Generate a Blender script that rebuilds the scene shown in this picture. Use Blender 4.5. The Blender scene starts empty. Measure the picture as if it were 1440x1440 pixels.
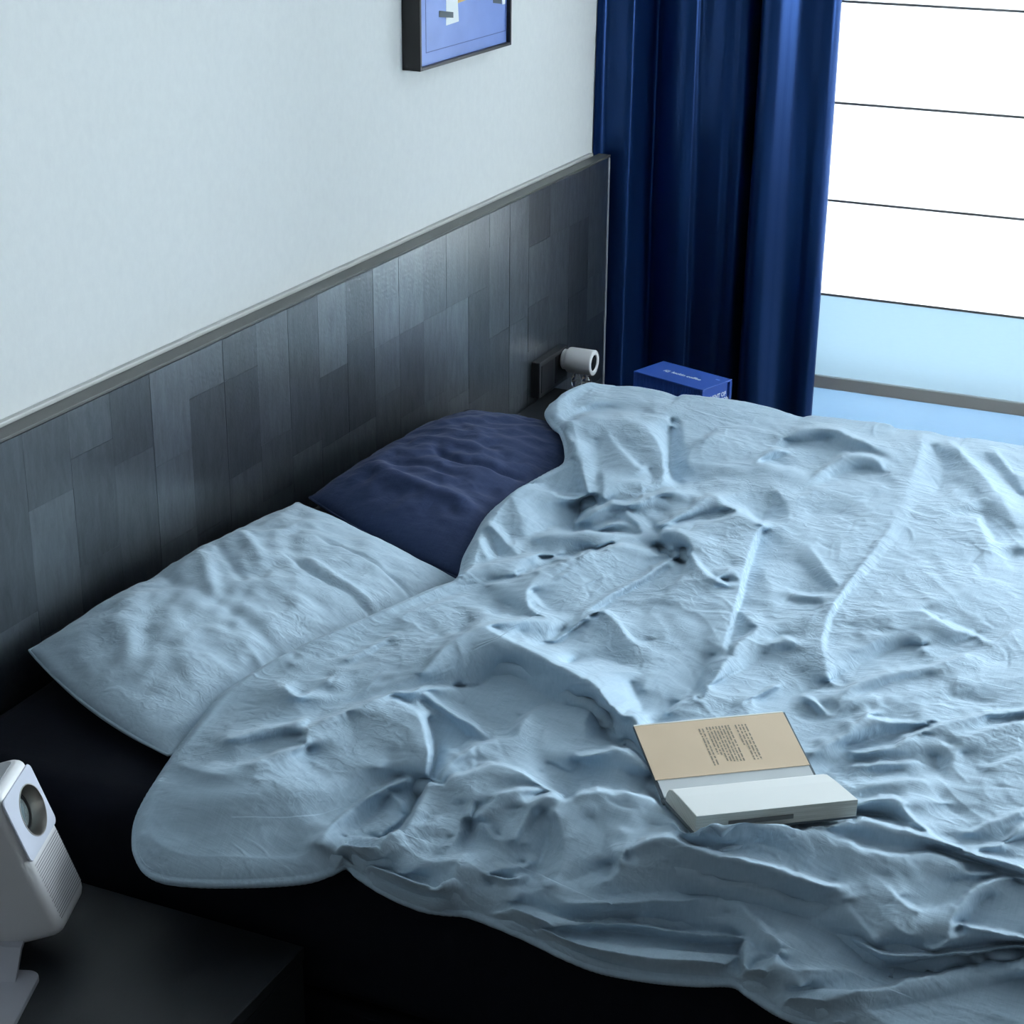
import bpy, bmesh, math, random
import numpy as np
from mathutils import Matrix, Vector

random.seed(7); np.random.seed(7)
scene = bpy.context.scene
col = scene.collection

# ------------------------------------------------------------------ camera
F = 2609.92                                   # focal length in pixels of the 1440 frame
CAM = np.array([0.0, 0.0, 1.85])
def cam_rows(yaw, pitch, roll):
    cy, sy, cp, sp = math.cos(yaw), math.sin(yaw), math.cos(pitch), math.sin(pitch)
    fwd = np.array([sy*cp, cy*cp, -sp]); right = np.array([cy, -sy, 0.0]); up = np.cross(right, fwd)
    r = math.cos(roll)*right + math.sin(roll)*up
    u = -math.sin(roll)*right + math.cos(roll)*up
    return np.array([r, -u, fwd])
M = cam_rows(1.14338416, 0.38248326, 0.00763986)
cd = bpy.data.cameras.new('camera'); cam = bpy.data.objects.new('camera', cd); col.objects.link(cam)
cd.sensor_width = 36; cd.lens = F/1440*36; cd.clip_start = .05
mw = Matrix.Identity(4)
for i in range(3):
    mw[i][0] = M[0][i]; mw[i][1] = -M[1][i]; mw[i][2] = -M[2][i]; mw[i][3] = CAM[i]
cam.matrix_world = mw
scene.camera = cam

# ------------------------------------------------------------------ light
vs = scene.view_settings
vs.view_transform = 'Standard'; vs.look = 'None'; vs.gamma = 1; vs.use_curve_mapping = False
vs.exposure = 0.0
w = bpy.data.worlds.new('overcast_sky'); scene.world = w; w.use_nodes = True
bg = w.node_tree.nodes['Background']
bg.inputs[0].default_value = (.88, .955, 1.0, 1); bg.inputs[1].default_value = 22.5
XW = 4.90                                     # inner face of the window wall
def portal(name, y0, y1, z0, z1, x):
    l = bpy.data.lights.new(name, 'AREA'); l.shape = 'RECTANGLE'
    l.size = z1-z0; l.size_y = y1-y0
    l.cycles.is_portal = True
    o = bpy.data.objects.new(name, l); col.objects.link(o)
    o.location = (x, (y0+y1)/2, (z0+z1)/2); o.rotation_euler = (0, math.radians(90), 0)
    return o
portal('added_window_portal', -1.35, .25, .95, 2.35, XW+.02)  # portal of the added side sash
_p2 = portal('added_window_portal', -1.0, 1.0, .50, 2.30, 0); _p2.location = (3.95, -2.62, 1.525); _p2.rotation_euler = (math.radians(90), 0, math.radians(180)); _p2.data.size = 1.2; _p2.data.size_y = 1.35  # portal of the added window in the front wall

# ------------------------------------------------------------------ pixel helpers
def ray(p): return M.T @ np.array([(p[0]-720)/F, (p[1]-720)/F, 1.0])
def onz(px, py, z): r = ray((px, py)); return CAM + r*((z-CAM[2])/r[2])
def ony(px, py, y): r = ray((px, py)); return CAM + r*(y/r[1])
def onx(px, py, x): r = ray((px, py)); return CAM + r*(x/r[0])

# ------------------------------------------------------------------ materials
def mat(name, base=(.5, .5, .5), rough=.6, metal=0, spec=.5, **kw):
    m = bpy.data.materials.new(name); m.use_nodes = True
    b = m.node_tree.nodes['Principled BSDF']
    b.inputs['Base Color'].default_value = (*base, 1); b.inputs['Roughness'].default_value = rough
    b.inputs['Metallic'].default_value = metal; b.inputs['Specular IOR Level'].default_value = spec
    for k, v in kw.items(): b.inputs[k].default_value = v
    return m
def nd(m, t, **kw):
    n = m.node_tree.nodes.new(t)
    for k, v in kw.items():
        if k in n.inputs.keys(): n.inputs[k].default_value = v
        else: setattr(n, k, v)
    return n
def lk(m, a, b): m.node_tree.links.new(a, b)
def ramp(m, fac, stops):
    r = nd(m, 'ShaderNodeValToRGB'); e = r.color_ramp.elements
    while len(e) < len(stops): e.new(.5)
    for el, (p, c) in zip(e, stops): el.position = p; el.color = (*c, 1)
    lk(m, fac, r.inputs[0]); return r.outputs[0]
def noise(m, scale, detail=4, vec=None, rough=.5, dist=0):
    n = nd(m, 'ShaderNodeTexNoise', Scale=scale, Detail=detail, Roughness=rough, Distortion=dist)
    if vec is not None: lk(m, vec, n.inputs['Vector'])
    return n.outputs['Fac']
def coord(m, kind='Object', scale=(1, 1, 1), rot=(0, 0, 0)):
    t = nd(m, 'ShaderNodeTexCoord'); mp = nd(m, 'ShaderNodeMapping')
    mp.inputs['Scale'].default_value = scale; mp.inputs['Rotation'].default_value = rot
    lk(m, t.outputs[kind], mp.inputs[0]); return mp.outputs[0]
def bump(m, h, strength=.2, dist=.002):
    b = nd(m, 'ShaderNodeBump', Strength=strength, Distance=dist)
    lk(m, h, b.inputs['Height']); p = m.node_tree.nodes['Principled BSDF']
    if p.inputs['Normal'].is_linked: lk(m, p.inputs['Normal'].links[0].from_socket, b.inputs['Normal'])
    lk(m, b.outputs[0], p.inputs['Normal'])
def colour(m, sock): lk(m, sock, m.node_tree.nodes['Principled BSDF'].inputs['Base Color'])

def cotton(name, c1, c2, rough=.85, weave=.5, sheen=.15, crease=1.0):
    m = mat(name, c1, rough, spec=.25)
    b = m.node_tree.nodes['Principled BSDF']
    b.inputs['Sheen Weight'].default_value = sheen; b.inputs['Sheen Roughness'].default_value = .4
    a = coord(m, 'Object', (1, 1, 1))
    slub = nd(m, 'ShaderNodeMix', data_type='FLOAT')
    n1 = noise(m, 60, 3, coord(m, 'Object', (6, .55, 1)), .6); n2 = noise(m, 60, 3, coord(m, 'Object', (.55, 6, 1)), .6)
    slub.inputs[0].default_value = .5; lk(m, n1, slub.inputs[2]); lk(m, n2, slub.inputs[3])
    colour(m, ramp(m, slub.outputs[0], [(.32, c1), (.68, c2)]))
    bump(m, slub.outputs[0], weave, .0012)
    for sc, rot_, st_, ds in ((16, .5, .55, .0045), (30, 1.9, .5, .0026), (52, -.5, .45, .0016)):
        mp_ = coord(m, 'Object', (1, .6, .8), (0, 0, rot_))
        wn = nd(m, 'ShaderNodeTexNoise', Scale=sc*.35, Detail=2.0); lk(m, a, wn.inputs['Vector'])
        ad = nd(m, 'ShaderNodeVectorMath', operation='MULTIPLY_ADD'); lk(m, wn.outputs['Color'], ad.inputs[0]); ad.inputs[1].default_value = (.06, .06, .06); lk(m, mp_, ad.inputs[2])
        nn = nd(m, 'ShaderNodeTexNoise', Scale=sc, Detail=2.0, Roughness=.55); lk(m, ad.outputs[0], nn.inputs['Vector'])
        s1 = nd(m, 'ShaderNodeMath', operation='SUBTRACT'); lk(m, nn.outputs['Fac'], s1.inputs[0]); s1.inputs[1].default_value = .5
        s2 = nd(m, 'ShaderNodeMath', operation='ABSOLUTE'); lk(m, s1.outputs[0], s2.inputs[0])
        mr_ = nd(m, 'ShaderNodeMapRange'); mr_.inputs[1].default_value = 0; mr_.inputs[2].default_value = .13; mr_.inputs[3].default_value = 1; mr_.inputs[4].default_value = 0; mr_.interpolation_type = 'SMOOTHERSTEP'
        lk(m, s2.outputs[0], mr_.inputs[0])
        gate = nd(m, 'ShaderNodeMapRange'); gate.inputs[1].default_value = .42; gate.inputs[2].default_value = .62
        lk(m, noise(m, 7, 2, coord(m, 'Object', (1, 1, 1), (0, 0, rot_))), gate.inputs[0])
        mu = nd(m, 'ShaderNodeMath', operation='MULTIPLY'); lk(m, mr_.outputs[0], mu.inputs[0]); lk(m, gate.outputs[0], mu.inputs[1])
        bump(m, mu.outputs[0], st_*crease*.55, ds)
    return m

M_wall = mat('wall_paper', (.80, .82, .80), .8, spec=.3)
bump(M_wall, noise(M_wall, 130, 4, coord(M_wall, 'Object', (1, 1, .6)), .7), .12, .0015)
colour(M_wall, ramp(M_wall, noise(M_wall, 55, 5, coord(M_wall, 'Object', (1, 1, .7)), .7), [(.3, (.70, .72, .715)), (.7, (.74, .76, .75))]))
M_white = mat('white_paint', (.82, .83, .82), .7)
M_ceil = mat('ceiling_paint', (.60, .60, .60), .8)
M_far = mat('grey_paint', (.27, .27, .27), .8)
M_floor = mat('floor_wood', (.10, .07, .05), .45)
colour(M_floor, ramp(M_floor, noise(M_floor, 4, 5, coord(M_floor, 'Object', (1, 9, 1))), [(.3, (.07, .05, .035)), (.7, (.12, .085, .06))]))
M_frame = mat('window_frame', (.70, .72, .73), .4)
M_rail = mat('grey_rail', (.55, .56, .55), .5)
M_duvet = cotton('duvet_cotton', (.37, .50, .61), (.44, .57, .675))
M_pillow = cotton('pillow_cotton', (.41, .54, .65), (.48, .61, .715))
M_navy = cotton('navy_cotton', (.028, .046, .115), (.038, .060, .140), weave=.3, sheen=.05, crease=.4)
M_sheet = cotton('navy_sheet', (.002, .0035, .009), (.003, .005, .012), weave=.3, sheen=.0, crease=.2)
M_base = mat('bed_base_cloth', (.004, .005, .009), .9, spec=.2)
bump(M_base, noise(M_base, 400, 2, coord(M_base)), .2, .001)
M_night = mat('nightstand_black', (.015, .018, .022), .5, spec=.5)
bump(M_night, noise(M_night, 30, 5, coord(M_night, 'Object', (1, 12, 1))), .15, .001)
M_black = mat('black_satin', (.006, .006, .008), .4)
M_plate = mat('socket_plate_dark', (.020, .022, .026), .35)
M_plastic = mat('white_plastic', (.80, .80, .81), .4)
M_plasticg = mat('grey_plastic', (.42, .43, .45), .5)
M_gloss = mat('lens_panel_gloss', (.64, .67, .76), .18)
M_hole = mat('speaker_hole', (.05, .05, .06), .8)
M_metal = mat('lens_ring_metal', (.42, .40, .37), .35, metal=.9)
M_lensdark = mat('lens_barrel', (.012, .014, .016), .3)

def glass_mat(name, tint=(.95, .98, 1)):
    m = bpy.data.materials.new(name); m.use_nodes = True; nt = m.node_tree
    nt.nodes.remove(nt.nodes['Principled BSDF']); out = nt.nodes['Material Output']
    tr = nd(m, 'ShaderNodeBsdfTransparent', Color=(*tint, 1)); gl = nd(m, 'ShaderNodeBsdfGlossy', Roughness=.02)
    fr = nd(m, 'ShaderNodeFresnel', IOR=1.45); mx = nd(m, 'ShaderNodeMixShader')
    lk(m, fr.outputs[0], mx.inputs[0]); lk(m, tr.outputs[0], mx.inputs[1]); lk(m, gl.outputs[0], mx.inputs[2])
    lk(m, mx.outputs[0], out.inputs[0]); return m
M_glass = glass_mat('window_glass')
M_bottle = mat('clear_glass', (1, 1, 1), .03, **{'Transmission Weight': 1.0, 'IOR': 1.45})

def translucent(name, c, tr, mixf=.6):
    m = bpy.data.materials.new(name); m.use_nodes = True; nt = m.node_tree
    nt.nodes.remove(nt.nodes['Principled BSDF']); out = nt.nodes['Material Output']
    d = nd(m, 'ShaderNodeBsdfDiffuse', Color=(*c, 1)); t = nd(m, 'ShaderNodeBsdfTranslucent', Color=(*tr, 1))
    n = noise(m, 40, 4, coord(m, 'Object', (1, 1, 5)))
    mr = nd(m, 'ShaderNodeMapRange'); mr.inputs[3].default_value = mixf-.02; mr.inputs[4].default_value = mixf+.02
    lk(m, n, mr.inputs[0])
    mx = nd(m, 'ShaderNodeMixShader'); lk(m, mr.outputs[0], mx.inputs[0])
    lk(m, d.outputs[0], mx.inputs[1]); lk(m, t.outputs[0], mx.inputs[2]); lk(m, mx.outputs[0], out.inputs[0])
    return m
M_blind = translucent('blind_fabric', (.88, .89, .88), (.66, .66, .65), .52)
M_blindlow = translucent('blind_fabric_blue_light', (.80, .86, .92), (.115, .165, .195), .42)  # same blind; bluish light of the lowest panel put into its colour
M_frost = translucent('frosted_pane', (.70, .80, .90), (.215, .295, .36), .42)
M_seam = mat('blind_rod', (.22, .22, .22), .6)

M_curt = mat('curtain_satin', (.008, .038, .145), .32, metal=.7, spec=.5)
bump(M_curt, noise(M_curt, 300, 2, coord(M_curt, 'Object', (1, 1, .05))), .1, .001)

# headboard veneer: each block gets its own tone and grain offset
def veneer():
    m = mat('headboard_veneer', (.03, .035, .045), .42, spec=.75)
    oi = nd(m, 'ShaderNodeObjectInfo'); g = nd(m, 'ShaderNodeNewGeometry')
    off = nd(m, 'ShaderNodeVectorMath', operation='SCALE'); comb = nd(m, 'ShaderNodeCombineXYZ')
    for i in range(3): lk(m, oi.outputs['Random'], comb.inputs[i])
    lk(m, comb.outputs[0], off.inputs[0]); off.inputs['Scale'].default_value = 37.0
    add = nd(m, 'ShaderNodeVectorMath', operation='ADD'); lk(m, g.outputs['Position'], add.inputs[0]); lk(m, off.outputs[0], add.inputs[1])
    mp = nd(m, 'ShaderNodeMapping'); mp.inputs['Scale'].default_value = (1, 1, .22); lk(m, add.outputs[0], mp.inputs[0])
    grain = noise(m, 70, 6, mp.outputs[0], .65, .4)
    wv = nd(m, 'ShaderNodeTexWave', wave_type='RINGS', Scale=30.0, Distortion=9.0, Detail=3.0)
    wv.inputs['Detail Scale'].default_value = 1.2
    mp2 = nd(m, 'ShaderNodeMapping'); mp2.inputs['Scale'].default_value = (1.5, .0, .8); lk(m, add.outputs[0], mp2.inputs[0])
    lk(m, mp2.outputs[0], wv.inputs['Vector'])
    tone = ramp(m, oi.outputs['Random'], [(0, (.006, .008, .012)), (.12, (.010, .013, .018)), (.6, (.015, .020, .026)), (1, (.021, .027, .035))])
    mx = nd(m, 'ShaderNodeMix', data_type='RGBA', blend_type='MULTIPLY'); mx.inputs[0].default_value = .8
    lk(m, tone, mx.inputs[6]); lk(m, ramp(m, grain, [(.3, (.5, .5, .5)), (.7, (1.25, 1.25, 1.25))]), mx.inputs[7])
    colour(m, mx.outputs[2])
    bump(m, grain, .25, .0015); bump(m, wv.outputs['Fac'], .10, .001)
    b = m.node_tree.nodes['Principled BSDF']
    b.inputs['Coat Weight'].default_value = 1.0; b.inputs['Coat Roughness'].default_value = .28; b.inputs['Coat IOR'].default_value = 3.0; b.inputs['Coat Tint'].default_value = (.85, .93, 1, 1)
    lk(m, b.inputs['Normal'].links[0].from_socket, b.inputs['Coat Normal'])
    cw_ = nd(m, 'ShaderNodeMapRange'); cw_.inputs[3].default_value = .55; cw_.inputs[4].default_value = 1.0; lk(m, oi.outputs['Random'], cw_.inputs[0])
    cm_ = nd(m, 'ShaderNodeMath', operation='MULTIPLY'); lk(m, cw_.outputs[0], cm_.inputs[0]); gm_ = nd(m, 'ShaderNodeMapRange'); gm_.inputs[1].default_value = .25; gm_.inputs[2].default_value = .75; gm_.inputs[3].default_value = .72; gm_.inputs[4].default_value = 1.15
    lk(m, grain, gm_.inputs[0]); lk(m, gm_.outputs[0], cm_.inputs[1]); lk(m, cm_.outputs[0], b.inputs['Coat Weight'])
    mr = nd(m, 'ShaderNodeMapRange'); mr.inputs[3].default_value = .34; mr.inputs[4].default_value = .46
    lk(m, oi.outputs['Random'], mr.inputs[0]); lk(m, mr.outputs[0], b.inputs['Roughness'])
    return m
M_veneer = veneer()
M_hbdark = mat('headboard_core', (.012, .013, .015), .5)
M_hbcap = mat('headboard_cap', (.085, .088, .085), .45)
M_hbedge = mat('headboard_edge_lit', (.24, .26, .29), .5)  # window light catching the end edge put into this paler colour
bump(M_hbedge, noise(M_hbedge, 120, 4, coord(M_hbedge)), .4, .002)
M_strip = mat('light_wall_bead', (.55, .56, .54), .5)

# ------------------------------------------------------------------ mesh helpers
def obj(name, me, m, parent=None, smooth=False):
    if isinstance(me, bmesh.types.BMesh):
        bm = me; me = bpy.data.meshes.new(name); bm.normal_update(); bm.to_mesh(me); bm.free()
    if m is not None and len(me.materials) == 0: me.materials.append(m)
    if smooth: me.polygons.foreach_set('use_smooth', [True]*len(me.polygons))
    o = bpy.data.objects.new(name, me); col.objects.link(o)
    if parent is not None: o.parent = parent
    return o
def tag(o, label=None, cat=None, group=None, kind=None):
    if label: o['label'] = label
    if cat: o['category'] = cat
    if group: o['group'] = group
    if kind: o['kind'] = kind
    return o
def thing(name, label, cat, loc=(0, 0, 0), group=None, rot=None):
    o = bpy.data.objects.new(name, None); col.objects.link(o); o.location = loc; o.empty_display_size = .05
    if rot is not None: o.rotation_euler = rot
    return tag(o, label, cat, group)
def box(bm, x0, x1, y0, y1, z0, z1, bev=0, seg=2):
    r = bmesh.ops.create_cube(bm, size=1.0)
    vs_ = r['verts']
    bmesh.ops.scale(bm, vec=(x1-x0, y1-y0, z1-z0), verts=vs_)
    bmesh.ops.translate(bm, vec=((x0+x1)/2, (y0+y1)/2, (z0+z1)/2), verts=vs_)
    if bev:
        es = list({e for v in vs_ for e in v.link_edges})
        bmesh.ops.bevel(bm, geom=es, offset=bev, segments=seg, profile=.5, affect='EDGES')
    return bm
def newbox(*a, **k): return box(bmesh.new(), *a, **k)
def lathe(prof, n=32, axis='Z'):
    """prof: list of (radius, height); returns bmesh around the given axis"""
    bm = bmesh.new(); rings = []
    for r, h in prof:
        ring = []
        if r < 1e-6:
            ring = [bm.verts.new((0, 0, h))]
        else:
            for i in range(n):
                a = 2*math.pi*i/n; ring.append(bm.verts.new((r*math.cos(a), r*math.sin(a), h)))
        rings.append(ring)
    for a, b in zip(rings[:-1], rings[1:]):
        for i in range(n):
            j = (i+1) % n
            q = [a[i % len(a)], a[j % len(a)], b[j % len(b)], b[i % len(b)]]
            u = []
            for v in q:
                if v not in u: u.append(v)
            if len(u) >= 3:
                try: bm.faces.new(u)
                except ValueError: pass
    bmesh.ops.recalc_face_normals(bm, faces=bm.faces)
    if axis == 'Y': bmesh.ops.rotate(bm, matrix=Matrix.Rotation(math.pi/2, 3, 'X'), verts=bm.verts)   # +h -> -y
    return bm
def grid_mesh(name, P, closed_u=False):
    """P: array (nu, nv, 3) to a quad mesh"""
    nu, nv = P.shape[:2]
    idx = np.arange(nu*nv).reshape(nu, nv)
    if closed_u: idx = np.vstack([idx, idx[:1]])
    a, b, c, d = idx[:-1, :-1], idx[1:, :-1], idx[1:, 1:], idx[:-1, 1:]
    f = np.stack([a, b, c, d], -1).reshape(-1, 4)
    return raw_mesh(name, P.reshape(-1, 3), f)
def raw_mesh(name, v, f):
    me = bpy.data.meshes.new(name); n = len(v); k = len(f)
    me.vertices.add(n); me.vertices.foreach_set('co', np.ascontiguousarray(v, np.float32).ravel())
    me.loops.add(k*4); me.loops.foreach_set('vertex_index', np.ascontiguousarray(f, np.int32).ravel())
    me.polygons.add(k); me.polygons.foreach_set('loop_start', np.arange(0, k*4, 4, dtype=np.int32))
    me.polygons.foreach_set('loop_total', np.full(k, 4, np.int32))
    me.update(calc_edges=True); me.validate(); return me
def prism(poly, y0, y1):
    """polygon in (x, z) extruded along y"""
    bm = bmesh.new(); a = [bm.verts.new((x, y0, z)) for x, z in poly]; b = [bm.verts.new((x, y1, z)) for x, z in poly]
    n = len(poly); bm.faces.new(a); bm.faces.new(b[::-1])
    for i in range(n): bm.faces.new((a[i], b[i], b[(i+1) % n], a[(i+1) % n]))
    bmesh.ops.recalc_face_normals(bm, faces=bm.faces); return bm

# ------------------------------------------------------------------ room shell
YW = 1.852; XL = -1.3; YF = -2.6; ZC = 2.70
def struct(name, bm, m): return tag(obj(name, bm, m), kind='structure')
struct('floor', newbox(XL-.1, XW+.2, YF-.1, YW+.1, -.1, 0), M_floor)
struct('ceiling', newbox(XL-.1, XW+.2, YF-.1, YW+.1, ZC, ZC+.1), M_ceil)
struct('wall_back', newbox(XL-.1, XW+.2, YW, YW+.1, 0, ZC), M_wall)
struct('wall_left', newbox(XL-.1, XL, YF, YW, 0, ZC), M_far)
FX0, FX1, FZ0, FZ1 = 3.35, 4.55, .85, 2.20             # unseen window added to light the back wall, opposite the bed
bm = bmesh.new()
box(bm, XL-.1, FX0, YF-.1, YF, 0, ZC); box(bm, FX1, XW+.2, YF-.1, YF, 0, ZC); box(bm, FX0, FX1, YF-.1, YF, 0, FZ0); box(bm, FX0, FX1, YF-.1, YF, FZ1, ZC)
struct('wall_front', bm, M_far)
w2 = tag(bpy.data.objects.new('added_window_2', None), kind='structure'); col.objects.link(w2); w2.location = (3.95, YF, 0)  # made-up window, out of view, there for its light
def w2part(name, bm, m): o = obj(name, bm, m, w2); o.matrix_parent_inverse = Matrix.Translation((-3.95, -YF, 0)); return o
fr = bmesh.new()
box(fr, FX0, FX1, YF-.08, YF-.03, FZ0, FZ0+.05); box(fr, FX0, FX1, YF-.08, YF-.03, FZ1-.05, FZ1); box(fr, FX0, FX0+.05, YF-.08, YF-.03, FZ0+.05, FZ1-.05); box(fr, FX1-.05, FX1, YF-.08, YF-.03, FZ0+.05, FZ1-.05)
w2part('window_frame', fr, M_frame)
w2part('pane', newbox(FX0+.05, FX1-.05, YF-.058, YF-.052, FZ0+.05, FZ1-.05), M_glass)
WY0, WY1, WZ0, WZ1 = .42, 1.43, .04, 2.45            # window opening
bm = bmesh.new()
SY0, SY1, SZ0, SZ1 = -1.40, .28, .95, 2.35             # unseen sash with a sill, added for more light beside the tall window
box(bm, XW, XW+.2, WY1, YW, 0, ZC); box(bm, XW, XW+.2, YF, SY0, 0, ZC); box(bm, XW, XW+.2, SY1, WY0, 0, ZC); box(bm, XW, XW+.2, SY0, SY1, 0, SZ0); box(bm, XW, XW+.2, SY0, SY1, SZ1, ZC)
box(bm, XW, XW+.2, WY0, WY1, 0, WZ0); box(bm, XW, XW+.2, WY0, WY1, WZ1, ZC)
struct('wall_right', bm, M_white)

# window: frame, mullion, panes
win = tag(bpy.data.objects.new('window_1', None), kind='structure'); col.objects.link(win); win.location = (XW+.1, 0, 0)
def wpart(name, bm, m): o = obj(name, bm, m, win); o.matrix_parent_inverse = Matrix.Translation((-(XW+.1), 0, 0)); return o
fr = bmesh.new(); fx0, fx1 = XW+.06, XW+.12
box(fr, fx0, fx1, WY0, WY1, WZ0, WZ0+.05); box(fr, fx0, fx1, WY0, WY1, WZ1-.05, WZ1)
box(fr, fx0, fx1, WY0, WY0+.05, WZ0+.05, WZ1-.05); box(fr, fx0, fx1, WY1-.05, WY1, WZ0+.05, WZ1-.05)
wpart('window_frame', fr, M_frame)
wpart('pane', newbox(XW+.088, XW+.094, WY0+.05, WY1-.05, .26, WZ1-.05), M_glass)
tag(wpart('lower_pane', newbox(XW+.088, XW+.094, WY0+.05, WY1-.05, WZ0+.05, .22), M_frost), 'pale blue frosted lower pane')
wpart('transom', newbox(fx0, fx1, WY0+.05, WY1-.05, .22, .26), M_frame)

w3 = tag(bpy.data.objects.new('added_window_3', None), kind='structure'); col.objects.link(w3); w3.location = (XW+.1, -.5, SZ0)  # made-up sash, out of view, there for its light
def w3part(name, bm, m): o = obj(name, bm, m, w3); o.matrix_parent_inverse = Matrix.Translation((-(XW+.1), .5, -SZ0)); return o
fr = bmesh.new()
box(fr, fx0, fx1, SY0, SY1, SZ0, SZ0+.05); box(fr, fx0, fx1, SY0, SY1, SZ1-.05, SZ1); box(fr, fx0, fx1, SY0, SY0+.05, SZ0+.05, SZ1-.05); box(fr, fx0, fx1, SY1-.05, SY1, SZ0+.05, SZ1-.05)
w3part('window_frame', fr, M_frame)
w3part('pane', newbox(XW+.088, XW+.094, SY0+.05, SY1-.05, SZ0+.05, SZ1-.05), M_glass)

# roman blind hanging in front of the first bay
XB = 4.885
BY0, BY1 = .44, 1.44
blind = thing('roman_blind', 'white fabric window blind with wide horizontal panels and grey bottom bar', 'blind', (XB, 0, 0))
zl = [.254]+[.504+.2610*i for i in range(0, 8)]
def curved_panel(z0, z1, sag):
    n, k = 10, 2
    P = np.zeros((n+1, k, 3)); t = np.linspace(0, 1, n+1)
    for j, y in enumerate((BY0, BY1)):
        P[:, j, 0] = sag*np.sin(np.pi*t)*.004 - .004*(1-t); P[:, j, 1] = y; P[:, j, 2] = z0+(z1-z0)*t
    return P
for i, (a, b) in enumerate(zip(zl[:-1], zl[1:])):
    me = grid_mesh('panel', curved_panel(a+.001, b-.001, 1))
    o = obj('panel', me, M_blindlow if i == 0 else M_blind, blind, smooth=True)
for z in zl[1:]:
    obj('rod', newbox(-.0075, -.0025, BY0, BY1, z-.0032, z+.0032), M_seam, blind)
tag(obj('bottom_bar', newbox(-.012, .012, BY0-.005, BY1, .235, .272, bev=.003), M_rail, blind), 'flat grey bottom bar')
obj('head_rail', newbox(-.03, .012, BY0-.01, BY1, 2.33, 2.45, bev=.004), M_frame, blind)

# curtain ------------------------------------------------------------
def curtain():
    pts = [(1.8480, 4.545), (1.8470, 4.575), (1.838, 4.596), (1.81, 4.600), (1.775, 4.604), (1.762, 4.622), (1.750, 4.690), (1.738, 4.760), (1.715, 4.730), (1.68, 4.690), (1.65, 4.672), (1.625, 4.690), (1.61, 4.722), (1.575, 4.695),
           (1.545, 4.685), (1.525, 4.705), (1.505, 4.690), (1.483, 4.700), (1.472, 4.760), (1.464, 4.766), (1.458, 4.715), (1.445, 4.672), (1.420, 4.655), (1.395, 4.664), (1.370, 4.690), (1.345, 4.716),
           (1.318, 4.726), (1.294, 4.726), (1.274, 4.734), (1.262, 4.752), (1.262, 4.762), (1.275, 4.766)]
    p = np.array(pts); n = 260
    mk = p[:, 0] > 1.49; p[mk, 1] = 4.688+(p[mk, 1]-4.688)*np.where(p[mk, 0] > 1.755, 1.0, .5)
    s = np.r_[0, np.cumsum(np.hypot(*np.diff(p, axis=0).T))]
    # catmull-rom resample
    q = []
    for i in range(len(p)-1):
        p0, p1, p2, p3 = p[max(i-1, 0)], p[i], p[i+1], p[min(i+2, len(p)-1)]
        for t in np.linspace(0, 1, 12, endpoint=False):
            q.append(.5*((2*p1)+(-p0+p2)*t+(2*p0-5*p1+4*p2-p3)*t*t+(-p0+3*p1-3*p2+p3)*t**3))
    q = np.array(q); Z = np.linspace(.03, 2.60, 60)
    P = np.zeros((len(q), len(Z), 3)); cx = 4.725
    for j, z in enumerate(Z):
        k = (z-.03)/2.57
        amp = 1.0-.25*k                                  # folds tighten towards the track
        sway = .010*np.sin(z*2.1+q[:, 0]*9)+.004*np.sin(z*5.3+q[:, 0]*23)
        P[:, j, 0] = cx+(q[:, 1]-cx)*amp+sway*.6
        P[:, j, 1] = q[:, 0]+.006*np.sin(z*1.7+q[:, 0]*14)*np.clip((1.80-q[:, 0])*5, 0, 1)*np.clip((q[:, 0]-1.29)*20, 0, 1)
        P[:, j, 2] = z
    return P
cu = thing('curtain', 'navy blue satin curtain gathered in deep vertical folds beside window', 'curtain', (0, 0, 0))
P = curtain()
co = obj('curtain_fabric', grid_mesh('curtain_fabric', P), M_curt, cu, smooth=True)
_k = [i for i in range(P.shape[0]) if P[i, 30, 1] < 1.338 and i < P.shape[0]-24]
_hem = P[_k[0]:].copy()[:len(_k)+8]; _hem[..., 0] += .006
obj('side_hem', grid_mesh('side_hem', _hem), M_curt, cu, smooth=True)
obj('curtain_track', newbox(4.68, 4.76, 1.26, 1.84, 2.60, 2.64, bev=.004), M_frame, cu)

# ------------------------------------------------------------------ headboard
YH = 1.805; HT = .897; HX0, HX1 = .95, 4.572
hb = thing('headboard', 'dark grey block-veneer headboard panel running along the pale wall', 'headboard', (2.76, YH+.02, 0))
def hpart(name, bm, m, smooth=False, lab=None):
    o = obj(name, bm, m, hb, smooth); o.matrix_parent_inverse = Matrix.Translation((-2.76, -YH-.02, 0))
    if lab: o['label'] = lab
    return o
hpart('backing_panel', newbox(HX0, HX1-.004, YH+.006, YW-.012, .02, HT-.004), M_hbdark)
hpart('cap', newbox(HX0, HX1, YH-.002, YW-.014, HT-.006, HT, bev=.0012), M_hbcap, lab='thin grey top cap')
hpart('end_band', newbox(HX1-.010, HX1+.004, YH-.001, YW-.014, .02, HT-.006, bev=.005, seg=3), M_hbedge, lab='edge band with window light painted in')
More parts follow.
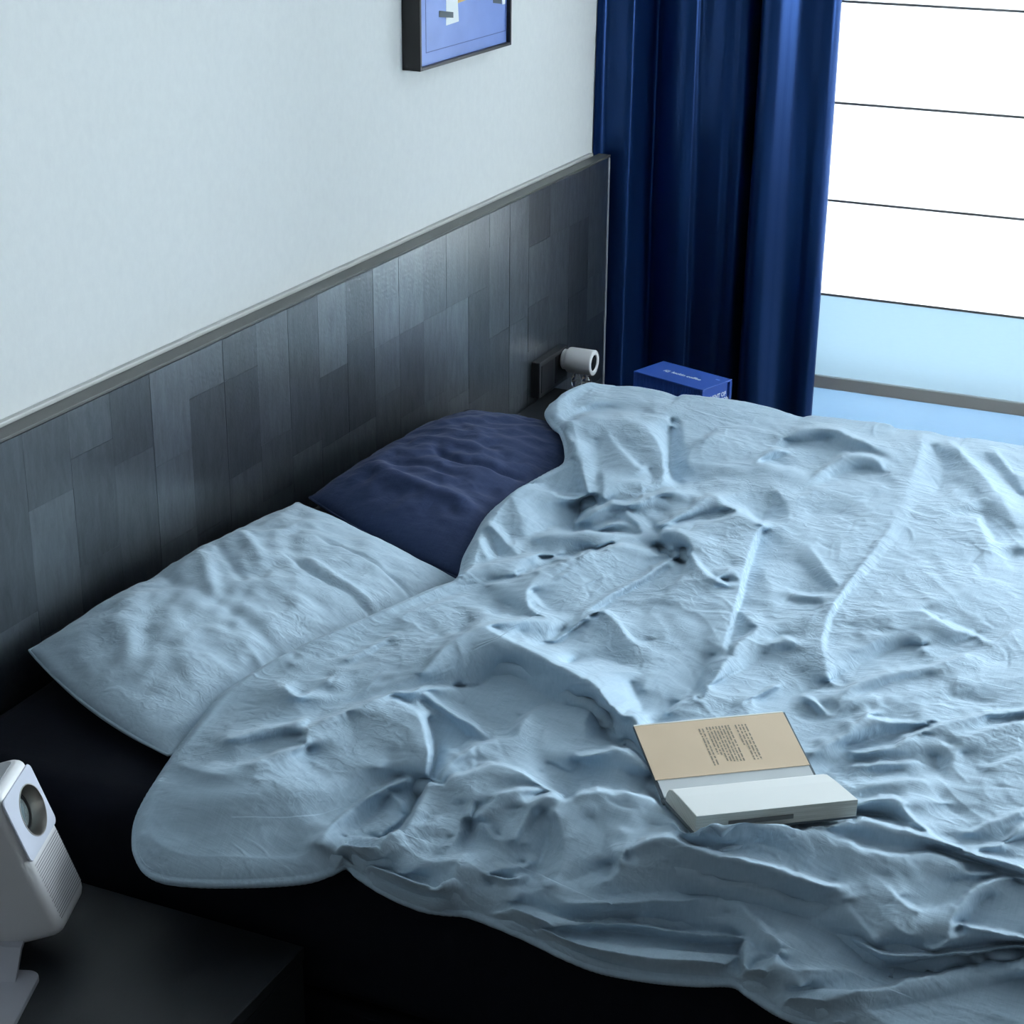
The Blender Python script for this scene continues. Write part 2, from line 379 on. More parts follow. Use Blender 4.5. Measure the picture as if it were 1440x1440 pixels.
# blocks: columns 112.5 mm wide, staggered joints
unit = bpy.data.meshes.new('veneer_block'); _bm = newbox(-.5, .5, -.5, .5, -.5, .5); _bm.to_mesh(unit); _bm.free(); unit.materials.append(M_veneer)
SEAM = 4.050
cw = .1125
edges = [SEAM-cw*i for i in range(0, 28)][::-1]+[SEAM+.127, SEAM+.254, SEAM+.381, HX1-.0105]
rb = random.Random(5)
for x0, x1 in zip(edges[:-1], edges[1:]):
    z = HT-.007; first = True
    while z > .16:
        hgt = rb.choice((.115, .15, .19, .22, .26)) if not first else rb.choice((.08, .13, .17, .24, .30))
        first = False
        z2 = max(z-hgt, .14)
        if z2 < .20: z2 = .14
        o = bpy.data.objects.new('veneer_block', unit); col.objects.link(o); o.parent = hb
        o.matrix_parent_inverse = Matrix.Translation((-2.76, -YH-.02, 0))
        gap = .0012 if abs(x1-SEAM) < 1e-6 else .0003
        pr = rb.uniform(0, .0007)
        o.location = ((x0+x1)/2, YH+.003-pr/2, (z+z2)/2); o.scale = (x1-x0-gap*2, .006+pr, z-z2-.0006)
        z = z2
tag(struct('trim_1', newbox(HX0, HX1-.03, YW-.012, YW, HT-.004, HT+.006, bev=.002), M_strip), kind='structure')

# picture on the wall ------------------------------------------------
PX0, PX1, PZ0, PZ1, PYF = 3.495, 3.949, 1.256, 1.860, 1.809
pic = thing('framed_picture', 'framed blue print in a deep black frame on the pale wall', 'picture', ((PX0+PX1)/2, YW, PZ0))
def ppart(name, bm, m, lab=None):
    o = obj(name, bm, m, pic); o.matrix_parent_inverse = Matrix.Translation((-(PX0+PX1)/2, -YW, -PZ0))
    if lab: o['label'] = lab
    return o
t = .007
for nm, a in (('frame_side', (PX0, PX0+t, PYF, YW, PZ0, PZ1)), ('frame_side', (PX1-t, PX1, PYF, YW, PZ0, PZ1)),
              ('frame_rail', (PX0+t, PX1-t, PYF, YW, PZ0, PZ0+t)), ('frame_rail', (PX0+t, PX1-t, PYF, YW, PZ1-t, PZ1))):
    ppart(nm, newbox(*a, bev=.0008), M_black)
M_print = mat('blue_print', (.17, .27, .62), .35)
colour(M_print, ramp(M_print, noise(M_print, 7, 4, coord(M_print)), [(.3, (.15, .235, .56)), (.7, (.20, .31, .68))]))
M_printline = mat('print_line', (.045, .08, .27), .5); M_pwhite = mat('print_white', (.82, .87, .88), .5)
M_porange = mat('print_orange', (.66, .42, .13), .5); M_pgrey = mat('print_dark_grey', (.05, .075, .095), .5); M_plight = mat('print_light_blue', (.26, .38, .74), .5)
pr_ = ppart('print', newbox(PX0+t, PX1-t, PYF+.010, PYF+.014, PZ0+t, PZ1-t), M_print)
def flat(name, poly, d, m):
    return obj(name, prism(poly, PYF+.0099-d-.0003, PYF+.0099-d), m, pr_)
PXW = PX1-PX0
def pz(px, py): v = ony(px, py, PYF+.0098); return (v[0], v[2])
# inner border line
l0 = pz(599, 75); l1 = (pz(711, 42)[0], l0[1]); zt = PZ1-.05
for a, b, c, d in ((l0[0], l1[0], l0[1], l0[1]+.0018), (l0[0], l1[0], zt, zt+.0018), (l0[0], l0[0]+.0018, l0[1], zt), (l1[0]-.0018, l1[0], l0[1], zt)):
    flat('border_line', [(a, c), (b, c), (b, d), (a, d)], 0, M_printline)
wz = [pz(627, 36), pz(645, 30), pz(639, 0), pz(628, 0)]
flat('white_shape', [wz[0], wz[1], (wz[2][0], wz[2][1]+.12), (wz[3][0], wz[3][1]+.12)], .0004, M_pwhite)
oz = [pz(641, 5.5), pz(664, 0)]
flat('orange_shape', [oz[0], (oz[1][0]+.05, oz[1][1]+.008), (oz[1][0]+.05, oz[1][1]+.06), (oz[0][0], oz[0][1]+.06)], .0002, M_porange)
g = [pz(617, 24), pz(637, 25), pz(637, 17), pz(617, 15)]
flat('dark_peg', g, .0008, M_pgrey)
g = [pz(693, 4), pz(705, 5.5), pz(705, -3), pz(693, -4)]
flat('dark_peg', g, .0008, M_pgrey)
g = [pz(706, 6.5), pz(710, 5.5), pz(710, -8), pz(706, -8)]
flat('white_shape', g, .0006, M_pwhite)

# socket plate and plug-in device ------------------------------------
sp = thing('socket_plate', 'dark grey double wall socket plate mounted on the headboard', 'socket', (4.16, YH-.001, .4175))
obj('plate', newbox(-.092, .088, -.024, -.001, -.046, .047, bev=.002), M_plate, sp)
for sx in (-.045, .043):
    so = obj('socket_insert', newbox(sx-.035, sx+.035, -.0252, -.0238, -.035, .036, bev=.0006), M_black, sp)
dv = thing('plug_in_warmer', 'white cylindrical plug-in device with dark round end and small glass bottles', 'plug-in device', (4.212, 1.776, .437))
b_ = lathe([(0, 0), (.024, 0), (.026, .002), (.026, .016), (.024, .0165)], 32, 'Y'); obj('plug_collar', b_, M_plastic, dv, True)
b_ = lathe([(.022, .012), (.029, .013), (.0322, .016), (.0332, .020), (.0332, .082), (.0325, .0845), (.030, .0855), (.0225, .0855), (.0215, .0850), (.0215, .080), (0, .080)], 48, 'Y')
obj('housing', b_, M_plastic, dv, True)
b_ = lathe([(.0212, .0802), (.0205, .0822), (0, .0828)], 40, 'Y'); tag(obj('end_disc', b_, mat('dark_mesh', (.004, .005, .008), .9, spec=.1), dv, True), 'dark round end disc')
for yy in (-.036, -.064):
    b_ = lathe([(0, -.068), (.0105, -.068), (.012, -.0665), (.012, -.044), (.0085, -.040), (.0085, -.030)], 24)
    bmesh.ops.translate(b_, vec=(0, yy, 0), verts=b_.verts)
    bo = tag(obj('bottle', b_, M_bottle, dv, True), 'small clear glass bottle')
    b_ = lathe([(0, -.0665), (.010, -.0665), (.0108, -.0655), (.0108, -.053), (0, -.053)], 20)
    bmesh.ops.translate(b_, vec=(0, yy, 0), verts=b_.verts)
    lq = obj('liquid', b_, mat('liquid', (.85, .87, .9), .05, **{'Transmission Weight': .9, 'IOR': 1.33}), bo, True)

# ------------------------------------------------------------------ bed base, mattress
ZM = .49; BX0, BX1, BYF, BYH = 1.845, 3.645, -.24, 1.79
bb = thing('bed_base', 'black fabric platform bed base under the navy mattress', 'bed base', ((BX0+BX1)/2, .8, 0))
def child(par, name, bm, m, smooth=False, lab=None):
    o = obj(name, bm, m, par, smooth); o.matrix_parent_inverse = Matrix.Translation(-Vector(par.location))
    if lab: o['label'] = lab
    return o
child(bb, 'platform', newbox(BX0+.005, BX1-.005, BYF+.01, BYH+.004, .07, .245, bev=.015, seg=3), M_base)
for xx in (BX0+.15, BX1-.15):
    for yy in (BYF+.15, BYH-.15): child(bb, 'leg', newbox(xx-.03, xx+.03, yy-.03, yy+.03, 0, .07, bev=.003), M_black)
def soft_box(x0, x1, y0, y1, z0, z1, r, n=60):
    bm = newbox(x0, x1, y0, y1, z0, z1, bev=r, seg=5); return bm
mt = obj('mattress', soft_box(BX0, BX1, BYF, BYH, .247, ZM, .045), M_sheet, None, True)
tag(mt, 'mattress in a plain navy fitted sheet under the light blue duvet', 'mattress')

# nightstands ---------------------------------------------------------
def nightstand(x0, x1, y0, y1, top, lab):
    t_ = thing('nightstand', lab, 'nightstand', ((x0+x1)/2, (y0+y1)/2, 0))
    child(t_, 'top', newbox(x0, x1, y0, y1, top-.02, top, bev=.0015), M_night)
    child(t_, 'side_panel', newbox(x0+.002, x0+.020, y0+.02, y1, .06, top-.0205), M_night)
    child(t_, 'side_panel', newbox(x1-.020, x1-.002, y0+.02, y1, .06, top-.0205), M_night)
    child(t_, 'back_panel', newbox(x0+.0205, x1-.0205, y1-.012, y1, .06, top-.0205), M_night)
    child(t_, 'bottom_panel', newbox(x0+.0205, x1-.0205, y0+.02, y1-.0125, .06, .08), M_night)
    h = (top-.0205-.06)/2
    for k in range(2):
        d = child(t_, 'drawer', newbox(x0+.003, x1-.003, y0+.001, y0+.019, .062+k*h, .058+(k+1)*h, bev=.001), M_night)
        kb = obj('knob', newbox((x0+x1)/2-.05, (x0+x1)/2+.05, y0-.010, y0+.0005, .06+k*h+h*.75, .06+k*h+h*.75+.01, bev=.002), M_black, d)
    for xx in (x0+.04, x1-.04):
        for yy in (y0+.06, y1-.04): child(t_, 'leg', newbox(xx-.015, xx+.015, yy-.015, yy+.015, 0, .06), M_black)
    return t_
nightstand(1.30, 1.811, 1.130, 1.795, .36, 'black nightstand with the white projector on it beside the bed')
nightstand(3.68, 4.20, 1.16, 1.795, .36, 'black nightstand with the blue box on it near the curtain')

# ------------------------------------------------------------------ blue container box
TOPZ = .478; bx = [onz(px, py, TOPZ) for px, py in ((889, 521), (935, 508), (1030, 532), (988, 550))]
o0 = (bx[0]+bx[1]+bx[2]+bx[3])/4
lv = ((bx[3]-bx[0])+(bx[2]-bx[1]))/2; lv[2] = 0; LB = np.linalg.norm(lv); lv /= LB
wv_ = np.array([-lv[1], lv[0], 0]); WB = abs(np.dot(bx[1]-bx[0], wv_)); HB = TOPZ-.3605
M_box = mat('container_blue', (.030, .095, .42), .45)
M_boxw = mat('container_print', (.62, .70, .85), .5)
cb = thing('gift_box', 'blue cardboard box shaped like a shipping container with white lettering', 'box', (o0[0], o0[1], .3605), rot=(0, 0, math.atan2(lv[1], lv[0])))
# local: x along length (towards the lettered end), y across, z up
bmx = bmesh.new()
L2, W2 = LB/2, WB/2
ribs = 26; poly = []
xs = np.linspace(-L2+.008, L2-.008, ribs*4+1)
def corr(i): return (0, 0, .0035, .0035)[i % 4]
side1 = [(x, -W2+.0015+corr(i)) for i, x in enumerate(xs)]; side2 = [(x, W2-.0015-corr(i)) for i, x in enumerate(xs)][::-1]
pl = side1+side2
a = [bmx.verts.new((x, y, .004)) for x, y in pl]; b = [bmx.verts.new((x, y, HB-.004)) for x, y in pl]
for i in range(len(pl)): bmx.faces.new((a[i], a[(i+1) % len(pl)], b[(i+1) % len(pl)], b[i]))
bmx.faces.new(a[::-1]); bmx.faces.new(b)
obj('corrugated_body', bmx, M_box, cb)
obj('lid', newbox(-L2, L2, -W2, W2, HB-.0045, HB, bev=.001), M_box, cb)
obj('floor_plate', newbox(-L2, L2, -W2, W2, 0, .0045, bev=.001), M_box, cb)
for sx in (-1, 1):
    for sy in (-1, 1):
        obj('corner_post', newbox(*sorted((sx*L2, sx*(L2-.008))), *sorted((sy*W2, sy*(W2-.008))), .0046, HB-.0046, bev=.0008), M_box, cb)
for yy in (-W2*.25, W2*.35, W2*.66): obj('locking_rod', newbox(L2-.0075, L2-.0045, yy-.001, yy+.001, .006, HB-.006), M_box, cb)
obj('end_panel', newbox(L2-.0078, L2-.0035, -W2+.009, W2-.014, .006, HB-.006), M_box, cb)
def text_mesh(s, size, bold=.0):
    c = bpy.data.curves.new('lettering', 'FONT'); c.body = s; c.size = size; c.extrude = .0002; c.offset = bold; c.align_x = 'LEFT'; c.resolution_u = 3
    o = bpy.data.objects.new('tmp', c); col.objects.link(o)
    me = bpy.data.meshes.new_from_object(o.evaluated_get(bpy.context.evaluated_depsgraph_get()))
    bpy.data.objects.remove(o); return me
me = text_mesh('luckin coffee', .0175, .0003)
o = obj('lettering', me, M_boxw, cb); o.location = (-L2*.30, -.006, HB+.0003)
# little antler-like emblem left of the words
em = bmesh.new()
def quad(bm, pts, z=.0):
    bm.faces.new([bm.verts.new((x, y, z)) for x, y in pts])
for q_ in ([(0, .0), (.0035, .0), (.0060, .012), (.0028, .013)], [(.0045, .004), (.012, -.003), (.0135, .0), (.006, .007)], [(.008, .002), (.0105, .001), (.0115, .012), (.009, .012)],
           [(.0125, .0), (.0165, -.002), (.0165, .009), (.0135, .009)], [(.006, .011), (.0165, .010), (.0165, .0125), (.006, .0135)]): quad(em, q_)
o = obj('emblem', em, M_boxw, cb); o.location = (-L2*.52, -.008, HB+.0006)
em = bmesh.new(); quad(em, [(0, 0), (.012, 0), (.012, .006), (0, .006)])
o = obj('emblem', em, mat('container_print_pale', (.22, .34, .75), .5), cb); o.location = (L2*.74, W2*.45, HB+.0006)
for k, s in enumerate(('MOMENT OF', 'CONNECTION')):
    me = text_mesh(s, .0145, .0006)
    o = obj('lettering', me, M_boxw, cb); o.rotation_euler = (math.radians(90), 0, math.radians(90)); o.location = (L2-.0032, -W2+.012, HB-.036-.0145*k)

# ------------------------------------------------------------------ soft goods: numpy tools
_perm = np.random.RandomState(3).permutation(512)
_grad = np.random.RandomState(4).uniform(0, 2*np.pi, 512); _gx, _gy = np.cos(_grad), np.sin(_grad)
def pnoise(x, y, s=0):
    xi = np.floor(x).astype(int); yi = np.floor(y).astype(int); xf = x-xi; yf = y-yi
    u = xf**3*(xf*(xf*6-15)+10); v = yf**3*(yf*(yf*6-15)+10)
    def g(i, j):
        h = _perm[(_perm[(xi+i+s*17) % 512]+yi+j+s*31) % 512]
        return _gx[h]*(xf-i)+_gy[h]*(yf-j)
    a = g(0, 0)*(1-u)+g(1, 0)*u; b = g(0, 1)*(1-u)+g(1, 1)*u
    return (a*(1-v)+b*v)*1.4
def blur(A, s):
    if s < .3: return A
    r = int(3*s)+1; k = np.exp(-.5*(np.arange(-r, r+1)/s)**2); k /= k.sum()
    B = np.pad(A, ((r, r), (0, 0)), 'edge'); C = np.zeros_like(A)
    for i, w_ in enumerate(k): C += w_*B[i:i+A.shape[0]]
    B = np.pad(C, ((0, 0), (r, r)), 'edge'); C = np.zeros_like(A)
    for i, w_ in enumerate(k): C += w_*B[:, i:i+A.shape[1]]
    return C
def catmull(p, n=8):
    p = np.asarray(p, float)
    if len(p) < 3: return np.array([p[0]+(p[-1]-p[0])*t for t in np.linspace(0, 1, n*2)])
    q = []
    for i in range(len(p)-1):
        p0, p1, p2, p3 = p[max(i-1, 0)], p[i], p[i+1], p[min(i+2, len(p)-1)]
        for t in np.linspace(0, 1, n, endpoint=False):
            q.append(.5*((2*p1)+(-p0+p2)*t+(2*p0-5*p1+4*p2-p3)*t*t+(-p0+3*p1-3*p2+p3)*t**3))
    q.append(p[-1]); return np.array(q)
def resample(p, n):
    s = np.r_[0, np.cumsum(np.linalg.norm(np.diff(p, axis=0), axis=1))]; t = np.linspace(0, s[-1], n)
    return np.stack([np.interp(t, s, p[:, k]) for k in range(p.shape[1])], 1)
def coons(c0, c1, d0, d1):
    """c0,c1: (nu,k) at v=0,1; d0,d1: (nv,k) at u=0,1"""
    nu, nv = len(c0), len(d0); u = np.linspace(0, 1, nu)[:, None, None]; v = np.linspace(0, 1, nv)[None, :, None]
    A = (1-v)*c0[:, None]+v*c1[:, None]; B = (1-u)*d0[None]+u*d1[None]
    C = (1-u)*(1-v)*c0[0]+u*(1-v)*c0[-1]+(1-u)*v*c1[0]+u*v*c1[-1]
    return A+B-C
def seg_dist(X, Y, pl):
    """distance to polyline and parameter 0..1 along it"""
    best = np.full(X.shape, 1e9); par = np.zeros(X.shape); n = len(pl)-1
    for i in range(n):
        a, b = pl[i], pl[i+1]; d = b-a; L = max(d@d, 1e-12)
        t = np.clip(((X-a[0])*d[0]+(Y-a[1])*d[1])/L, 0, 1)
        q = (X-a[0]-t*d[0])**2+(Y-a[1]-t*d[1])**2
        mk = q < best; best = np.where(mk, q, best); par = np.where(mk, (i+t)/n, par)
    return np.sqrt(best), par

def drape(P, su, sv, iters, k_att, k_bend, seed_noise, limits=None, k_edge=.5, k_shear=.25, avg=6.0):
    """relax a cloth sheet (nu, nv, 3) that carries a little too much cloth (slack su, sv) around its shape"""
    T = P.astype(np.float32).copy(); P = T.copy(); f4 = np.float32
    def ln(a, b): return np.sqrt(((a-b)**2).sum(-1))
    F_ = T.copy(); F_[..., 2] = 0
    def rest(a, b, fa, fb, sl_, sg):
        fl = ln(fa, fb)+1e-7; q = ln(a, b)/fl; return fl*np.maximum(blur(np.minimum(q, 1.10), sg), q*.985)*(1+sl_)
    Lu = rest(T[1:], T[:-1], F_[1:], F_[:-1], .5*(su[1:]+su[:-1]), avg); Lv = rest(T[:, 1:], T[:, :-1], F_[:, 1:], F_[:, :-1], .5*(sv[:, 1:]+sv[:, :-1]), avg)
    sm_ = .5*(su+sv)
    Ld = rest(T[1:, 1:], T[:-1, :-1], F_[1:, 1:], F_[:-1, :-1], sm_[:-1, :-1], avg); Le = rest(T[1:, :-1], T[:-1, 1:], F_[1:, :-1], F_[:-1, 1:], sm_[:-1, :-1], avg)
    Bu = rest(T[2:], T[:-2], F_[2:], F_[:-2], su[1:-1]*.8, avg); Bv = rest(T[:, 2:], T[:, :-2], F_[:, 2:], F_[:, :-2], sv[:, 1:-1]*.8, avg)
    Lu, Lv, Ld, Le, Bu, Bv = [q.astype(f4)[..., None] for q in (Lu, Lv, Ld, Le, Bu, Bv)]
    def proj(A, B, L, k):
        d = B-A; l = np.sqrt((d*d).sum(-1, keepdims=True))+f4(1e-9); d *= (f4(.5*k)*(l-L)/l); A += d; B -= d
    att = np.full(P.shape[:2]+(1,), k_att, f4); e = 3
    att[:e] = k_edge; att[-e:] = k_edge; att[:, :e] = k_edge; att[:, -e:] = k_edge
    P[..., 2] += seed_noise.astype(f4)
    lo = hi = None
    for it in range(iters):
        for o_ in (0, 1):
            n = (P.shape[0]-o_)//2*2; proj(P[o_:o_+n:2], P[o_+1:o_+n:2], Lu[o_:o_+n:2], 1)
            n = (P.shape[1]-o_)//2*2; proj(P[:, o_:o_+n:2], P[:, o_+1:o_+n:2], Lv[:, o_:o_+n:2], 1)
        for o_ in (0, 1):
            n = (P.shape[0]-o_)//2*2
            proj(P[o_:o_+n:2, :-1], P[o_+1:o_+n:2, 1:], Ld[o_:o_+n:2], k_shear); proj(P[o_+1:o_+n:2, :-1], P[o_:o_+n:2, 1:], Le[o_:o_+n:2], k_shear)
        for o_ in range(4):
            a = P[o_:-2:4]; proj(a, P[o_+2::4][:len(a)], Bu[o_::4][:len(a)], k_bend)
            a = P[:, o_:-2:4]; proj(a, P[:, o_+2::4][:, :a.shape[1]], Bv[:, o_::4][:, :a.shape[1]], k_bend)
        P += att*(T-P)
        if limits is not None:
            if it % 12 == 0: lo, hi = limits(P)
            np.maximum(P[..., 2], lo, out=P[..., 2]); np.minimum(P[..., 2], hi, out=P[..., 2])
    return P.astype(np.float64)

def up_axis(A, n, ax):
    m = A.shape[ax]; t = np.linspace(0, m-1, n); i = np.clip(t.astype(int), 0, m-2); f = t-i
    def g(k): return np.take(A, np.clip(i+k, 0, m-1), ax)
    sh = [1]*A.ndim; sh[ax] = n; f = f.reshape(sh); a, b, c, d = g(-1), g(0), g(1), g(2)
    return .5*((2*b)+(-a+c)*f+(2*a-5*b+4*c-d)*f*f+(-a+3*b-3*c+d)*f**3)
def drape_levels(P, su, sv, steps, noise_f, limits=None, k_edge=.5):
    """steps: list of (stride, iterations, attach, bend, slack factor)"""
    nu, nv = P.shape[:2]
    for st, its, att, bend, sl_, avg in steps:
        if st == 1: C = P; iu = np.arange(nu); iv = np.arange(nv)
        else:
            iu = np.round(np.linspace(0, nu-1, nu//st)).astype(int); iv = np.round(np.linspace(0, nv-1, nv//st)).astype(int)
            B = np.stack([blur(P[..., k], st*.4) for k in range(3)], -1)
            for e in (0, -1): B[e] = P[e]; B[:, e] = P[:, e]
            C = B[np.ix_(iu, iv)]
        D = drape(C, su[np.ix_(iu, iv)]*sl_, sv[np.ix_(iu, iv)]*sl_, its, att, bend, noise_f(C[..., 0], C[..., 1], st), limits, k_edge, avg=avg)
        if st == 1: P = D
        else: P = P+up_axis(up_axis(D-C, nu, 0), nv, 1)
    return P

# pillows --------------------------------------------------------------
def pillow(name, corners, T, Tb, wrinkles, seed, nu=190, nv=130, pinch=.03, zfloor=ZM+.002, sag=None):
    """corners: back-left, back-right, front-right, front-left (x,y,z of the seam)"""
    A, B, C, D = [np.array(c, float) for c in corners]
    def edge(p, q, n, inward):
        t = np.linspace(0, 1, n)[:, None]; e = p+(q-p)*t
        return e+inward*(np.sin(np.pi*t)**.8)
    ce = (A+B+C+D)/4
    def inw(p, q): m_ = ce-(p+q)/2; m_[2] = 0; return m_/np.linalg.norm(m_)*pinch
    c0 = edge(A, B, nu, inw(A, B)*.35); c1 = edge(D, C, nu, inw(D, C)); d0 = edge(A, D, nv, inw(A, D)*-1.6); d1 = edge(B, C, nv, inw(B, C)*.5)
    tt = np.linspace(0, 1, nu); c0[:, 1] -= .006*np.abs(pnoise(tt*9, tt*0+.3, seed+20))*np.sin(np.pi*tt)**.5; c0[:, 2] += .005*pnoise(tt*7, tt*0+.7, seed+21)*np.sin(np.pi*tt)**.5
    G = coons(c0, c1, d0, d1)
    u = np.linspace(-1, 1, nu)[:, None]; v = np.linspace(-1, 1, nv)[None, :]
    prof = ((1-np.abs(u)**2.8)**.50)*((1-np.abs(v)**2.5)**.50)
    X, Y = G[..., 0].copy(), G[..., 1].copy()
    W = np.zeros_like(X)
    edgeness = np.clip(1-prof, 0, 1)
    W += .0035*pnoise(X*14, Y*14, seed)+.0018*pnoise(X*34, Y*34, seed+1)
    st = np.clip(1-np.abs(pnoise(X*22+Y*9, Y*7-X*3, seed+3))*2.2, 0, 1)**3; W += .0006*st
    fine = np.clip(1-np.abs(pnoise(X*46+Y*20, Y*46-X*20, seed+4))*2.0, 0, 1)**3; W += .0004*fine
    for pl, wd, am in wrinkles:
        p3 = np.array([onz(px, py, z)[:2] for px, py, z in pl]); pc = catmull(p3, 5)
        d_, s_ = seg_dist(X, Y, pc); fade = np.clip(np.minimum(s_, 1-s_)*5, 0, 1)
        W += am*np.exp(-(d_/wd)**2)*fade
    env = np.clip(prof*1.6, 0, 1)
    top = G.copy(); top[..., 2] += prof*T+W*env
    if sag is not None: top[..., 2] += sag(X, Y)*np.clip(prof*1.5, 0, 1)
    sl = .010+.022*np.clip(.5+pnoise(X*7, Y*7, seed+7), 0, 1)+.02*edgeness
    top = drape_levels(top, sl*.9, sl, [(7, 120, .03, .35, .34, 1.5), (3, 50, .06, .4, .16, 1.5)],
                       lambda x, y, st: .0012*pnoise(x*24, y*24, seed+8)+.0006*pnoise(x*60, y*60, seed+9), k_edge=.6)
    bot = G.copy(); bot[..., 2] = np.maximum(G[..., 2]-prof*Tb, np.minimum(zfloor+.0*prof, G[..., 2]))
    n = nu*nv
    it = np.arange(n).reshape(nu, nv); ib = it.copy(); inner = np.zeros((nu, nv), bool); inner[1:-1, 1:-1] = True
    ib[inner] = n+np.arange(inner.sum())
    V = np.vstack([top.reshape(-1, 3), bot[inner]])
    def q(ix, fl):
        a, b, c, d = ix[:-1, :-1], ix[1:, :-1], ix[1:, 1:], ix[:-1, 1:]
        return np.stack([a, d, c, b] if fl else [a, b, c, d], -1).reshape(-1, 4)
    me = raw_mesh(name, V, np.vstack([q(it, True), q(ib, False)]))
    return me, top, G
def seam(top, par, m):
    """stitched seam running round a pillow"""
    e = np.vstack([top[:-1, 0], top[-1, :-1], top[:0:-1, -1], top[0, :0:-1]])[::2]; n = len(e)
    tg = np.roll(e, -1, 0)-np.roll(e, 1, 0); tg /= np.linalg.norm(tg, axis=1)[:, None]+1e-9
    up_ = np.tile(np.array([0, 0, 1.0]), (n, 1)); sd_ = np.cross(tg, up_); sd_ /= np.linalg.norm(sd_, axis=1)[:, None]+1e-9; u2 = np.cross(sd_, tg)
    P_ = np.stack([e+.0024*(math.cos(a)*sd_+math.sin(a)*u2) for a in np.linspace(0, 2*np.pi, 7)], 1)
    return obj('seam', grid_mesh('seam', P_, closed_u=True), m, par, True)
pl_w = [([(255, 820, .60), (320, 850, .60), (380, 880, .6), (430, 915, .59)], .012, -.004), ([(390, 775, .60), (440, 800, .6), (500, 825, .59), (560, 855, .58)], .006, -.0045),
        ([(440, 750, .6), (500, 775, .59), (560, 805, .58), (610, 840, .57)], .005, -.005), ([(420, 780, .6), (480, 806, .6), (545, 838, .58)], .010, .005),
        ([(150, 860, .6), (180, 900, .6), (140, 940, .59)], .02, .006), ([(270, 770, .6), (290, 800, .6), (300, 845, .6)], .012, .006),
        ([(230, 790, .6), (250, 830, .6)], .012, -.005), ([(330, 745, .6), (352, 770, .6), (372, 800, .6)], .012, .006), ([(300, 760, .6), (322, 790, .6), (345, 822, .6)], .010, -.005),
        ([(210, 1010, .57), (250, 985, .58), (290, 972, .58), (320, 985, .57)], .012, .010), ([(215, 1025, .56), (255, 1000, .57), (285, 995, .57)], .010, -.010),
        ([(120, 975, .56), (160, 1000, .56), (210, 1015, .55)], .010, -.006), ([(60, 905, .56), (90, 925, .57), (120, 965, .57)], .012, -.006),
        ([(350, 890, .60), (380, 908, .6), (405, 922, .59)], .006, .005), ([(100, 880, .58), (140, 868, .59), (190, 850, .59)], .008, .003)]
pA = onz(42, 915, .552); pB = onz(418, 707, .552); pC = onz(655, 822, .525); pD = onz(238, 1062, .515)
pA[1] = min(pA[1], 1.79); pB[1] = min(pB[1], 1.765)
me, top_lp, _ = pillow('pillow', (pA, pB, pC, pD), .066, .06, pl_w, 11, pinch=.012)
lp = obj('pillow', me, M_pillow, None, True)
seam(top_lp, lp, M_pillow)
tag(lp, 'light blue cotton pillow lying against the headboard', 'pillow')
nv_w = [([(517, 655, .58), (553, 670, .59), (617, 690, .59), (687, 717, .58)], .02, .013), ([(607, 633, .59), (640, 648, .59), (687, 655, .59), (740, 668, .58)], .010, -.010),
        ([(583, 622, .58), (640, 628, .59), (700, 640, .59)], .018, .006), ([(540, 650, .59), (590, 655, .59), (650, 672, .59)], .014, -.006)]
nA = onz(436, 700, .535); nB = onz(643, 586, .515); nC = np.array([3.47, 1.30, .51]); nD = np.array([2.70, 1.30, .505])
nA[1] = min(nA[1], 1.785); nB[1] = min(nB[1], 1.785)
me, top_np, _ = pillow('pillow', (nA, nB, nC, nD), .080, .05, nv_w, 23, pinch=.012)
npil = obj('pillow', me, M_navy, None, True)
seam(top_np, npil, M_navy)
tag(npil, 'dark navy pillow tucked between the light blue pillow and duvet', 'pillow')

# ------------------------------------------------------------------ book geometry (needed by the duvet)
S0 = onz(935, 1125, .580); S1 = onz(1150, 1103, .580)
sd = (S1-S0); BL = np.linalg.norm(sd); sd /= BL
pd = np.array([-sd[1], sd[0], 0])             # away from the camera, towards the headboard side
if pd[0] < 0: pd = -pd
def book_frame(X, Y):
    rx, ry = X-S0[0], Y-S0[1]; return rx*sd[0]+ry*sd[1], rx*pd[0]+ry*pd[1]
T_BOARD = math.radians(11.5); T_BLOCK = math.radians(12.5)
def book_bottom(b): return np.where(b > 0, .575+b*math.tan(T_BOARD), .575-b*math.tan(T_BLOCK))

